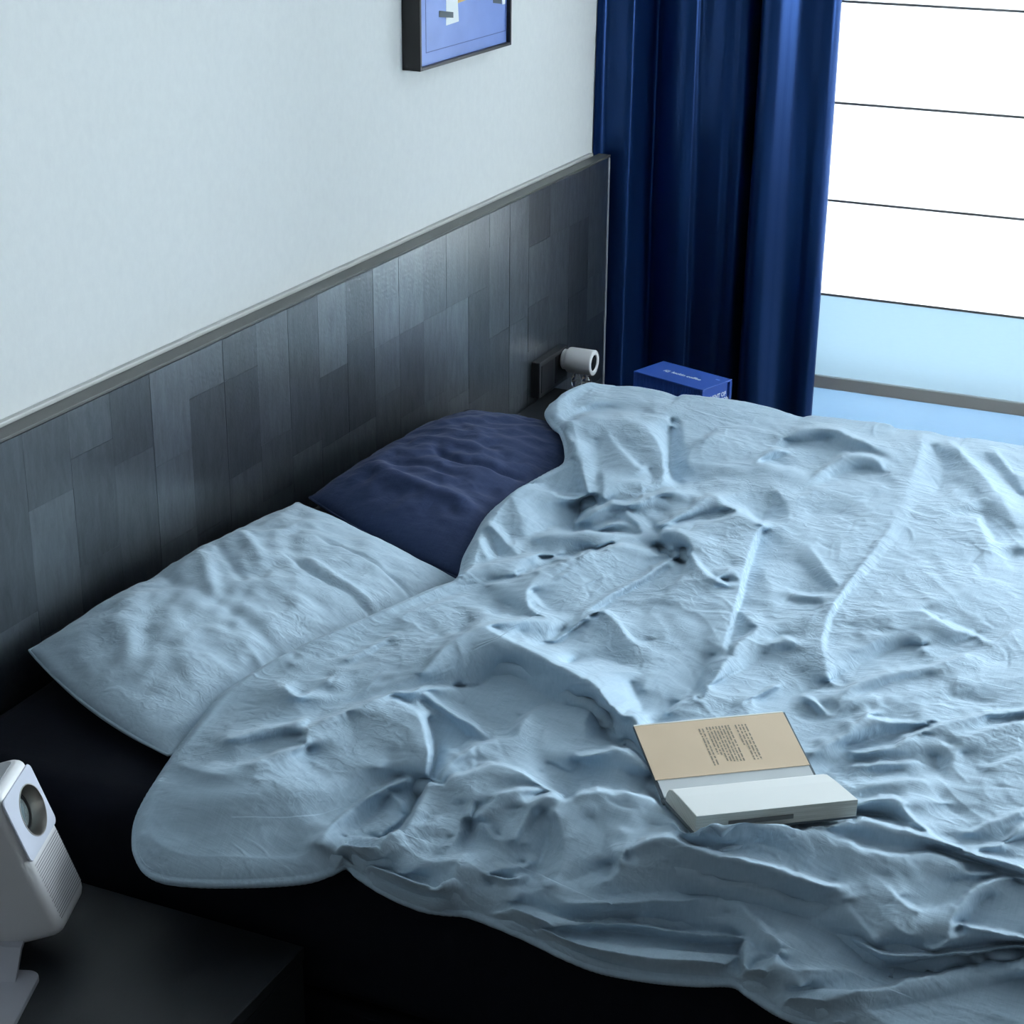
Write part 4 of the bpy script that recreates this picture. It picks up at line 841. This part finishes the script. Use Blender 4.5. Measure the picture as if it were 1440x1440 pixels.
    r((1345, 1058, 10.4), (1338, 1075, 10.0), (1330, 1090, 9.6)); r((1315, 1065, 9.0), (1320, 1085, 8.8)); r((1355, 1060, 9.6), (1375, 1085, 9.4)); r((1200, 1077, 9.8), (1240, 1073, 10.2), (1283, 1071, 10.0)); r((1158, 1095, 8.2), (1175, 1075, 8.4), (1197, 1060, 8.6)); r((1220, 1088, 9.2), (1260, 1082, 9.2)); r((1390, 1080, 10.2), (1440, 1060, 10.4)); r((1380, 1100, 9.8), (1420, 1120, 9.6)); r((1320, 1120, 9.6), (1345, 1145, 9.0), (1370, 1130, 9.6))
    # ---- membrane through all constraints, coarse to fine
    def solve(S, Wt, H0=None):
        levels = [(S, Wt)]
        while min(levels[-1][0].shape) > 20:
            s, w_ = levels[-1]; a, b = (s.shape[0]+1)//2, (s.shape[1]+1)//2
            sp_ = np.zeros((a*2, b*2)); wp = np.zeros((a*2, b*2)); sp_[:s.shape[0], :s.shape[1]] = s; wp[:s.shape[0], :s.shape[1]] = w_
            levels.append((sp_.reshape(a, 2, b, 2).sum((1, 3)), wp.reshape(a, 2, b, 2).sum((1, 3))))
        H = None
        for s, w_ in levels[::-1]:
            mk = w_ > 0; v = np.where(mk, s/np.maximum(w_, 1e-9), 0).astype(np.float32)
            if H is None: H = np.where(mk, v, np.float32(.08))
            else: H = np.where(mk, v, np.repeat(np.repeat(H, 2, 0), 2, 1)[:s.shape[0], :s.shape[1]])
            for it in range(60 if s.size > 4e5 else 120):
                Q = np.pad(H, 1, 'edge'); N = np.float32(.25)*(Q[:-2, 1:-1]+Q[2:, 1:-1]+Q[1:-1, :-2]+Q[1:-1, 2:]); H = np.where(mk, v, N)
        return H
    def at(A, p): return A[np.clip(np.round((p[:, 0]-GX0)/SX).astype(int), 0, nx-1), np.clip(np.round((p[:, 1]-GY0)/SY).astype(int), 0, ny-1)]
    Sb, Wb = S.copy(), Wt.copy()                       # outline only
    for L_ in LN+BR: put(L_)
    H1 = solve(S, Wt)
    Hm = blur(H1, 9.0); Hw = blur(H1, 26.0)
    S, Wt = Sb, Wb
    taken = np.zeros((nx, ny), bool); back = []
    for L_ in BR: put(L_)
    for L_ in LN:
        q = L_.copy(); base = at(Hw, q); prom = (at(H1, q)-at(Hm, q))
        dq = q[:, 2]-base; q[:, 2] = base+np.where(dq > 0, GAIN, GAINV)*dq; put(q)
        d = resample(q, max(int(np.linalg.norm(np.diff(q[:, :2], axis=0), axis=1).sum()), 4))
        i = np.clip(np.round((d[:, 0]-GX0)/SX).astype(int), 1, nx-2); j = np.clip(np.round((d[:, 1]-GY0)/SY).astype(int), 1, ny-2); taken[i, j] = True
        # a crest hides the cloth just behind it: let the back fall away steeply
        t_ = np.gradient(q[:, :2], axis=0); flat = np.abs(t_[:, 0])/(np.hypot(t_[:, 0], t_[:, 1])+1e-9)
        pm = np.clip(np.convolve(np.pad(prom, 3, 'edge'), np.ones(7)/7, 'valid'), 0, .03)
        if pm.mean() > .0012: back.append((q, pm, flat))
    tk = taken.copy()
    for dj in (-3, -2, -1, 1, 2, 3): tk |= np.roll(taken, dj, 1)
    for q, pm, flat in back:
        o_ = q.copy(); o_[:, 1] -= 3.0+2.0*flat; o_[:, 2] -= np.clip(BACK*pm*GAIN, 0, .020)*np.clip(flat*1.6-.5, 0, 1)
        o_ = resample(np.c_[o_, flat], max(int(np.linalg.norm(np.diff(o_[:, :2], axis=0), axis=1).sum()*2), 4))
        i = np.round((o_[:, 0]-GX0)/SX).astype(int); j = np.round((o_[:, 1]-GY0)/SY).astype(int)
        ok = (i >= 0) & (i < nx) & (j >= 0) & (j < ny) & (o_[:, 3] > .55); i, j, hh = i[ok], j[ok], o_[ok, 2]; fr_ = ~tk[i, j]
        np.add.at(S, (i[fr_], j[fr_]), hh[fr_]*.5); np.add.at(Wt, (i[fr_], j[fr_]), .5)
    H = solve(S, Wt)
    H = .8*blur(H, BL1)+.2*blur(H, BL2)
    mB = np.zeros((nx, ny))
    for L_ in BR[1:]: mB[np.clip(np.round((L_[:, 0]-GX0)/SX).astype(int), 0, nx-1), np.clip(np.round((L_[:, 1]-GY0)/SY).astype(int), 0, ny-1)] = 1
    mB = np.clip(blur(mB, 10.0)*120, 0, 1); mB = blur(mB, 4.0); H = H+(blur(H, 8.0)-H)*mB
    # ---- the sheet
    G = coons(c0, c1, d0, d1)
    def samp(A, x, y):
        fx = np.clip((x-GX0)/SX, 0, nx-1.001); fy = np.clip((y-GY0)/SY, 0, ny-1.001); i = fx.astype(int); j = fy.astype(int); u = fx-i; v = fy-j
        return A[i, j]*(1-u)*(1-v)+A[i+1, j]*u*(1-v)+A[i, j+1]*(1-u)*v+A[i+1, j+1]*u*v
    h = samp(H, G[..., 0], G[..., 1])
    h[:, 0] = c0[:, 2]; h[:, -1] = c1[:, 2]; h[0] = d0[:, 2]
    top = lift(G[..., 0], G[..., 1], h)
    # the far side falls away behind the skyline
    K = 16; ext = []
    e0 = top[:, -1]; drop = e0[:, 2]-(ZM-.004); run = np.maximum(3.705-e0[:, 0], .05)
    for k in range(1, K+1):
        a_ = math.pi/2*k/K; q = e0.copy(); q[:, 0] += run*math.sin(a_); q[:, 2] -= drop*(1-math.cos(a_)); ext.append(q)
    top = np.concatenate([top, np.stack(ext, 1)], 1); NVX = NV+K
    X, Y = top[..., 0].copy(), top[..., 1].copy()
    bd = np.vstack([resample(top[:, 0, :2], 1400), resample(top[0, :, :2], 1200)])
    dist = np.full(X.shape, 9.0); near_edge = np.zeros(X.shape, bool); k = 60; near_edge[:k] = True; near_edge[:, :k] = True
    ptx, pty = X[near_edge], Y[near_edge]; dd = np.full(len(ptx), 81.0)
    for w2 in bd: dd = np.minimum(dd, (ptx-w2[0])**2+(pty-w2[1])**2)
    dist[near_edge] = np.sqrt(dd)
    top[..., 2] += .010*np.clip(dist/.02, 0, 1)*np.exp(1-np.clip(dist/.02, 0, 9))*(dist < 1)
    # small wrinkles
    fade = np.clip(dist/.03, 0, 1); W = np.zeros_like(X)
    wob = pnoise(X*6, Y*6, 5)*.35; wob2 = pnoise(X*6, Y*6, 6)*.35
    W += .0012*pnoise(X*11+wob, Y*11+wob2, 1)+.0005*pnoise(X*26, Y*26, 2)
    rg = np.clip(1-np.abs(pnoise(X*9+Y*7+wob*4, Y*17-X*8+wob2*4, 10))*2.3, 0, 1)**2.5; W += .0007*rg
    rg = np.clip(1-np.abs(pnoise(X*40+wob*6, Y*15+wob2*5, 12))*2.0, 0, 1)**2; W += .0005*rg*np.clip(.5+pnoise(X*4, Y*4, 13), 0, 1)
    rr = np.random.RandomState(21)
    for k in range(320):                              # short sharp press creases
        cx, cy = rr.uniform(1.8, 3.65), rr.uniform(.2, 1.5); L = rr.uniform(.012, .05); a_ = rr.uniform(0, np.pi); sg_ = rr.choice((-1, 1))*rr.uniform(.0006, .0016); bn = rr.uniform(-1, 1)
        m_ = (np.abs(X-cx) < L+.015) & (np.abs(Y-cy) < L+.015)
        xs_, ys_ = X[m_]-cx, Y[m_]-cy; u_ = xs_*np.cos(a_)+ys_*np.sin(a_); v_ = -xs_*np.sin(a_)+ys_*np.cos(a_)+.15*u_**2/L*bn
        W[m_] += sg_*np.exp(-(v_/.0035)**2)*np.clip(1-(u_/L)**2, 0, 1)
    top[..., 2] += W*fade
    # ---- what lies under and on it
    ST = .004; LX0, LY0 = 1.6, -.5; mx_, my_ = 560, 590
    XX, YY = np.meshgrid(LX0+np.arange(mx_)*ST, LY0+np.arange(my_)*ST, indexing='ij')
    Lo = np.full((mx_, my_), -9.0); Lo[(XX > BX0+.02) & (XX < BX1-.02) & (YY < BYH)] = ZM+.008
    for tp in (top_lp, top_np):
        V = tp.reshape(-1, 3)
        for du in (-1, 0, 1):
            for dv_ in (-1, 0, 1):
                i = np.clip(np.round((V[:, 0]-LX0)/ST).astype(int)+du, 0, mx_-1); j = np.clip(np.round((V[:, 1]-LY0)/ST).astype(int)+dv_, 0, my_-1)
                np.maximum.at(Lo, (i, j), V[:, 2]+.008)
    a_, b_ = book_frame(XX, YY)
    inside = (a_ > -.008) & (a_ < BL+.008) & (b_ > -.141) & (b_ < .156)
    Hi = np.where(inside, book_bottom(b_)-.004, 9.0)
    def limits(P):
        i = np.clip(np.round((P[..., 0]-LX0)/ST).astype(int), 0, mx_-1); j = np.clip(np.round((P[..., 1]-LY0)/ST).astype(int), 0, my_-1)
        return Lo[i, j].astype(np.float32), Hi[i, j].astype(np.float32)
    n1 = np.clip(.5+1.1*pnoise(X*5, Y*5, 31), 0, 1); n2 = np.clip(.5+1.1*pnoise(X*5, Y*5, 32), 0, 1)
    su = .004+.016*n1; sv = .004+.018*n2
    top = drape_levels(top, su, sv, STEPS, lambda x, y, st: .0012*pnoise(x*16, y*12, 33+st)+.0006*pnoise(x*40, y*26, 34+st), limits)
    lo, hi = limits(top); lo2 = np.where(top[..., 2] < lo, lo, top[..., 2]); top[..., 2] = np.minimum(lo2, hi)
    # ---- underside and rim
    thick = .012+.018*np.clip(dist/.05, 0, 1); gx_ = top[..., 0]
    bot = top.copy(); bot[..., 2] = np.where(top[..., 2]-thick > ZM+.004, top[..., 2]-thick, np.minimum(ZM+.003, top[..., 2]-.012))
    over = (gx_ < BX0+.01) | (gx_ > BX1-.01); bot[..., 2] = np.where(over, top[..., 2]-thick, bot[..., 2])
    n = NU*NVX; it = np.arange(n).reshape(NU, NVX)
    ring = np.concatenate([it[:, 0], it[-1, 1:], it[-2::-1, -1], it[0, -2:0:-1]])
    ringpos = top.reshape(-1, 3)[ring]; nb = len(ring)
    tang = np.roll(ringpos, -8, 0)-np.roll(ringpos, 8, 0); nrm = np.stack([tang[:, 1], -tang[:, 0]], 1); nrm /= np.linalg.norm(nrm, axis=1)[:, None]+1e-9
    cen = np.array([X.mean(), Y.mean()]); nrm *= np.sign(np.median(((ringpos[:, :2]-cen)*nrm).sum(1)))
    bp = bot.reshape(-1, 3)[ring]; rows = []
    for ang in (35, 75, 105, 145):
        c_, s_ = math.cos(math.radians(ang)), math.sin(math.radians(ang))
        rw = (ringpos+bp)/2; R_ = (ringpos[:, 2]-bp[:, 2])/2; rw[:, 2] += R_*c_; rw[:, :2] += nrm*(.006*s_); rows.append(rw)
    iq = np.unique(np.r_[np.arange(0, NU, 10), NU-1]); jq = np.unique(np.r_[np.arange(0, NVX, 10), NVX-1]); botc = bot[np.ix_(iq, jq)]
    V = np.vstack([top.reshape(-1, 3)]+rows+[bp]+[botc.reshape(-1, 3)])
    a, b, c, d = it[:-1, :-1], it[1:, :-1], it[1:, 1:], it[:-1, 1:]
    fs = [np.stack([a, b, c, d], -1).reshape(-1, 4)]
    prev = ring; j = np.arange(nb); jn = (j+1) % nb
    for k in range(5):
        cur = n+k*nb+j; fs.append(np.stack([prev, cur, cur[jn], prev[jn]], -1)); prev = cur
    ibt = n+5*nb+np.arange(botc.shape[0]*botc.shape[1]).reshape(botc.shape[:2])
    a, b, c, d = ibt[:-1, :-1], ibt[1:, :-1], ibt[1:, 1:], ibt[:-1, 1:]
    fs.append(np.stack([a, d, c, b], -1).reshape(-1, 4))
    return raw_mesh('duvet', V, np.vstack(fs))
BL1, BL2, GAIN, GAINV, BACK = 1.0, 3.0, 1.6, 1.3, 3.2
STEPS = [(9, 150, .03, .35, .40, 1.6), (4, 80, .06, .4, .25, 1.6)]
dv_o = obj('duvet', duvet(), M_duvet, None, True)
tag(dv_o, 'rumpled light blue cotton duvet spread over the bed', 'duvet')

# ------------------------------------------------------------------ open book
M_paper = mat('page_white', (.80, .82, .80), .7, spec=.3)
M_edge = mat('page_edges', (.60, .60, .54), .8, spec=.2)
colour(M_edge, ramp(M_edge, noise(M_edge, 900, 2, coord(M_edge, 'Object', (.02, .02, 1))), [(.3, (.50, .50, .44)), (.7, (.68, .68, .62))]))
M_flap = mat('jacket_flap_paper', (.60, .50, .36), .65, spec=.3)
colour(M_flap, ramp(M_flap, noise(M_flap, 6, 3, coord(M_flap)), [(.3, (.72, .56, .39)), (.7, (.80, .63, .45))]))
M_cover = mat('book_cover_board', (.10, .13, .15), .6)
M_ink = mat('print_ink', (.30, .26, .20), .8)
M_lin = mat('end_paper', (.62, .66, .67), .7)
bk = thing('open_book', 'open hardback book with cream jacket flap lying face up on the duvet', 'book', tuple(S0))
def bpt(a, b, z): return S0[:2].tolist() and Vector((S0[0]+sd[0]*a+pd[0]*b, S0[1]+sd[1]*a+pd[1]*b, z))
def bslab(name, a0, a1, prof, m, par=bk, lab=None, smooth=False):
    """prof: closed polygon of (b, z) extruded along the spine direction"""
    bm = bmesh.new(); P0 = [bm.verts.new(bpt(a0, b, z)-Vector(S0)) for b, z in prof]; P1 = [bm.verts.new(bpt(a1, b, z)-Vector(S0)) for b, z in prof]
    n = len(prof); bm.faces.new(P0); bm.faces.new(P1[::-1])
    for i in range(n): bm.faces.new((P0[i], P1[i], P1[(i+1) % n], P0[(i+1) % n]))
    bmesh.ops.recalc_face_normals(bm, faces=bm.faces)
    o = obj(name, bm, m, par, smooth)
    if lab: o['label'] = lab
    return o
def up(b, k): # height of board underside at b plus k along the normal
    return (b, (.577+(b*math.tan(T_BOARD) if b > 0 else -b*math.tan(T_BLOCK)))+k)
BD = .150
bslab('front_board', -.004, BL+.004, [up(.004, 0), up(BD, 0), up(BD, .003), up(.004, .003)], M_cover, lab='dark cover board')
bslab('endpaper', 0, BL, [up(.003, .0031), up(.080, .0031), up(.080, .0040), up(.003, .0050)], M_lin, lab='pale grey endpaper')
fa0 = .036
flap = bslab('jacket_flap', -.003, BL+.001, [up(fa0, .0050), up(BD-.0015, .0036), up(BD-.0015, .0043), up(fa0, .0057)], M_flap, lab='cream jacket flap with small print')
bslab('jacket_edge', -.003, BL+.001, [up(BD-.0014, .0030), up(BD+.002, .0028), up(BD+.002, .0036), up(BD-.0014, .0046)], M_paper)
bslab('back_board', -.003, BL+.001, [up(-.002, .0005), up(-.1335, .0005), up(-.1335, .003), up(-.002, .003)], M_cover, lab='dark cover board')
TH = .0275; pw = .133
prof = [up(-.004, .0035), up(-pw, .0035), up(-pw-.001, TH), up(-pw+.004, TH+.0010), up(-.060, TH+.0020), up(-.030, TH+.0010), up(-.016, TH-.003), up(-.008, TH-.010), up(-.003, TH-.018)]
blk = bslab('page_block', 0, BL, prof[:3]+[up(-pw+.003, TH+.0002), up(-.060, TH+.0012), up(-.030, TH+.0002), up(-.016, TH-.0038), up(-.008, TH-.0108), up(-.003, TH-.0188)], M_edge)
top_pg = [up(-pw-.0015, TH+.0001), up(-pw+.003, TH+.0004), up(-.060, TH+.0014), up(-.030, TH+.0004), up(-.016, TH-.0036), up(-.008, TH-.0106), up(-.003, TH-.0186)]
bslab('top_page', .0005, BL-.0005, top_pg+[(b, z+.0006) for b, z in top_pg[::-1]], M_paper)
bslab('spine', -.004, BL+.004, [(-.006, .5755), (.006, .5755), (.008, .5795), (0, .5800), (-.007, .5795)], M_cover)
# tucked-in slip; its dark slab also paints the shaded gap in the fore-edge
sl_ = bslab('slip_and_gap_shade', BL*.20, BL*.60, [up(-pw-.0022, .0105), up(-pw+.02, .0105), up(-pw+.02, .0165), up(-pw-.0022, .0165)], mat('slip_gap_dark', (.13, .135, .13), .6), lab='grey slip of paper and shaded gap between pages')
# printed lines on the flap: columns of dashes running across it
tx = bmesh.new(); rt = random.Random(9)
def flap_pt(a, b): z_ = up(b, .0057+(.0043-.0057)*(b-fa0)/(BD-fa0)+.00025); return bpt(a, z_[0], z_[1])-Vector(S0)
cols = [(.372, .92, .93, .2)]+[(.400+.0225*i, .89-.004*i, .10+.002*i, .08) for i in range(2)]+[(.452+.0212*i, .91, (.32 if i == 0 else .30 if i == 1 else .14), .07) for i in range(8)]+[(.648+.0225*i, .90, (.46 if i == 0 else .14), .08) for i in range(4)]
for fx, b1, b0, gp in cols:
    a_c = BL*fx
    bb_ = b1
    while bb_ > b0:
        ln = rt.uniform(.03, .12); e = max(bb_-ln, b0)
        y1 = fa0+(BD-fa0)*(.06+.86*bb_); y0 = fa0+(BD-fa0)*(.06+.86*e)
        hw = .00105
        tx.faces.new([tx.verts.new(flap_pt(*p_)) for p_ in ((a_c-hw, y0), (a_c+hw, y0), (a_c+hw, y1), (a_c-hw, y1))])
        bb_ = e-rt.uniform(.008, .03)
        if fx < .38: break
obj('printed_text', tx, M_ink, flap)

# ------------------------------------------------------------------ projector
PO = np.array([1.65934729, 1.46811994, .61243416]); PWd = np.array([.93849245, .34529975, 0]); PU = np.array([-.11361452, .30879365, .94431892]); PN = np.array([.32607309, -.88623618, .32903157])
pj = thing('mini_projector', 'white tilted mini projector on a metal stand on the nightstand', 'projector', (PO[0], PO[1], .36))
rot = Matrix((PWd, PN, PU)).transposed().to_4x4()            # local x=width, y=forward, z=up
body_m = Matrix.Translation(Vector(PO)-Vector((PO[0], PO[1], .36))) @ rot
W_, D_, HH = .112, .130, .213
def rrect(w_, d_, r_, z, n=8, cy=0):
    pts = []
    for cx_, cy_, a0 in ((w_/2-r_, d_/2-r_, 0), (-w_/2+r_, d_/2-r_, 90), (-w_/2+r_, -d_/2+r_, 180), (w_/2-r_, -d_/2+r_, 270)):
        for i in range(n+1):
            a = math.radians(a0+90*i/n); pts.append((cx_+r_*math.cos(a), cy_+r_*math.sin(a)+cy, z))
    return pts
def loft(loops, cap=True):
    bm = bmesh.new(); L = [[bm.verts.new(p) for p in lp_] for lp_ in loops]
    for a, b in zip(L[:-1], L[1:]):
        n = len(a)
        for i in range(n): bm.faces.new((a[i], a[(i+1) % n], b[(i+1) % n], b[i]))
    if cap: bm.faces.new(L[0][::-1]); bm.faces.new(L[-1])
    bmesh.ops.recalc_face_normals(bm, faces=bm.faces); return bm
LCX, LCZ, LR = .008, -.050, .0345                       # lens opening
def lens_axis(bm):
    bmesh.ops.rotate(bm, matrix=Matrix.Rotation(-math.pi/2, 3, 'X'), verts=bm.verts); bmesh.ops.translate(bm, vec=(LCX, 0, LCZ), verts=bm.verts); return bm
def cut_hole(bm, r_, depth):
    """bore the lens opening into a part"""
    me = bpy.data.meshes.new('bore'); lens_axis(lathe([(0, -depth), (r_, -depth), (r_, .02), (0, .02)], 56)).to_mesh(me)
    cu_ = bpy.data.objects.new('bore', me); col.objects.link(cu_)
    m0 = bpy.data.meshes.new('blank'); bm.to_mesh(m0); bm.free(); o_ = bpy.data.objects.new('blank', m0); col.objects.link(o_)
    md = o_.modifiers.new('bore', 'BOOLEAN'); md.object = cu_; md.operation = 'DIFFERENCE'; md.solver = 'EXACT'
    out = bpy.data.meshes.new_from_object(o_.evaluated_get(bpy.context.evaluated_depsgraph_get()))
    bpy.data.objects.remove(o_); bpy.data.objects.remove(cu_)
    b2 = bmesh.new(); b2.from_mesh(out); return b2
def pj_part(name, bm, m, smooth=True, par=pj, lab=None):
    bm.transform(body_m); o = obj(name, bm, m, par, smooth)
    if smooth: o.data.set_sharp_from_angle(angle=math.radians(40))
    if lab: o['label'] = lab
    return o
cyb = -D_/2
loops = []
R0 = .016
for z, k in ((-HH, .026), (-HH+.0012, .017), (-HH+.004, .0105), (-HH+.009, .0050), (-HH+.016, .0018), (-HH+.026, 0), (-.004, 0), (.002, .0008), (.006, .0026), (.0092, .0058), (.0108, .0092)):
    loops.append(rrect(W_-2*k, D_-2*k, max(R0-k*.3, .006), z, 8, cyb))
pj_part('body', cut_hole(loft(loops), LR+.0004, .030), M_plastic)
lp2 = [rrect(W_-.024, D_-.024, .012, z, 8, cyb) for z in (.0100, .0116)]
pj_part('top_inset', loft(lp2), M_plasticg, lab='grey inset top face')
def panel(w_, z0, z1, r_, n=6):
    pts = []
    for cx_, cz_, a0 in ((w_/2-r_, z1-r_, 0), (-w_/2+r_, z1-r_, 90), (-w_/2+r_, z0+r_, 180), (w_/2-r_, z0+r_, 270)):
        for i in range(n+1):
            a = math.radians(a0+90*i/n); pts.append((cx_+r_*math.cos(a), cz_+r_*math.sin(a)))
    return pts
pp = panel(.107, -.0955, -.001, .009)
lps = [[(x*.97, -.002, -.048+(z+.048)*.97) for x, z in pp], [(x, .0006, z) for x, z in pp], [(x*.985, .0018, -.048+(z+.048)*.985) for x, z in pp]]
pn = pj_part('lens_panel', cut_hole(loft(lps), LR+.0004, .030), M_gloss, lab='glossy pale lens panel')
pj_part('lens_ring', lens_axis(lathe([(LR+.0012, .0016), (LR+.0010, .0026), (LR-.0004, .0026), (LR-.0012, .0012), (LR-.0035, -.010), (LR-.0050, -.018), (LR-.0095, -.0185)], 56)), M_metal, par=pn, lab='metal lens cup')
pj_part('lens_barrel', lens_axis(lathe([(LR-.0050, -.0178), (LR-.0060, -.0165), (LR-.0085, -.0168), (LR-.0100, -.0195), (0, -.0200)], 56)), M_lensdark, par=pn, lab='dark lens barrel')
M_lens = mat('lens_glass', (.30, .38, .40), .06, metal=.55, spec=1.0, **{'Coat Weight': 1.0})
pj_part('lens', lens_axis(lathe([(LR-.0102, -.0196), (LR-.0112, -.0176), (LR-.0150, -.0150), (LR-.0200, -.0130), (LR-.0270, -.0118), (0, -.0114)], 48)), M_lens, par=pn, lab='curved glass lens')
# speaker grille: small dark perforations
gr_ = bmesh.new()
rowsz = np.arange(-.103, -.190, -.0040)
for ri, z in enumerate(rowsz):
    for x in np.arange(-.046, .0465, .0032)+(.0016 if ri % 2 else 0):
        r_ = .00100
        if x > .047: continue
        gr_.faces.new([gr_.verts.new((x+r_*math.cos(a), .0004, z+r_*math.sin(a))) for a in np.linspace(0, 2*np.pi, 6, endpoint=False)])
bmesh.ops.recalc_face_normals(gr_, faces=gr_.faces)
o = pj_part('speaker_holes', gr_, M_hole, smooth=False); o['kind'] = 'stuff'
# stand: base plate and bent arm
ya = math.atan2(PWd[1], PWd[0])
st_m = Matrix.Rotation(ya, 4, 'Z')
def st_part(name, bm, m, lab=None, smooth=False):
    bm.transform(st_m); o = obj(name, bm, m, pj, smooth)
    if lab: o['label'] = lab
    return o
M_stand = mat('stand_metal', (.42, .43, .48), .45, metal=.3)
bpts = rrect(.170, .125, .016, 0, 8)
bmb = loft([[(x, y, .0005) for x, y, z in bpts], [(x, y, .0065) for x, y, z in bpts], [(x*.992, y*.99, .0075) for x, y, z in bpts]])
bmesh.ops.translate(bmb, vec=(-.153, -.012+.038, 0), verts=bmb.verts)
st_part('base_plate', bmb, M_stand, 'grey metal base plate')
arm = bmesh.new()
sec = [(-.096, .0074), (-.088, .0074), (-.060, .034), (-.040, .040), (-.040, .044), (-.064, .039)]
a = [arm.verts.new((x, -.010, z)) for x, z in sec]; b = [arm.verts.new((x, .024, z)) for x, z in sec]; n = len(sec)
arm.faces.new(a); arm.faces.new(b[::-1])
for i in range(n): arm.faces.new((a[i], b[i], b[(i+1) % n], a[(i+1) % n]))
bmesh.ops.recalc_face_normals(arm, faces=arm.faces)
st_part('arm', arm, M_stand, 'bent grey metal arm')
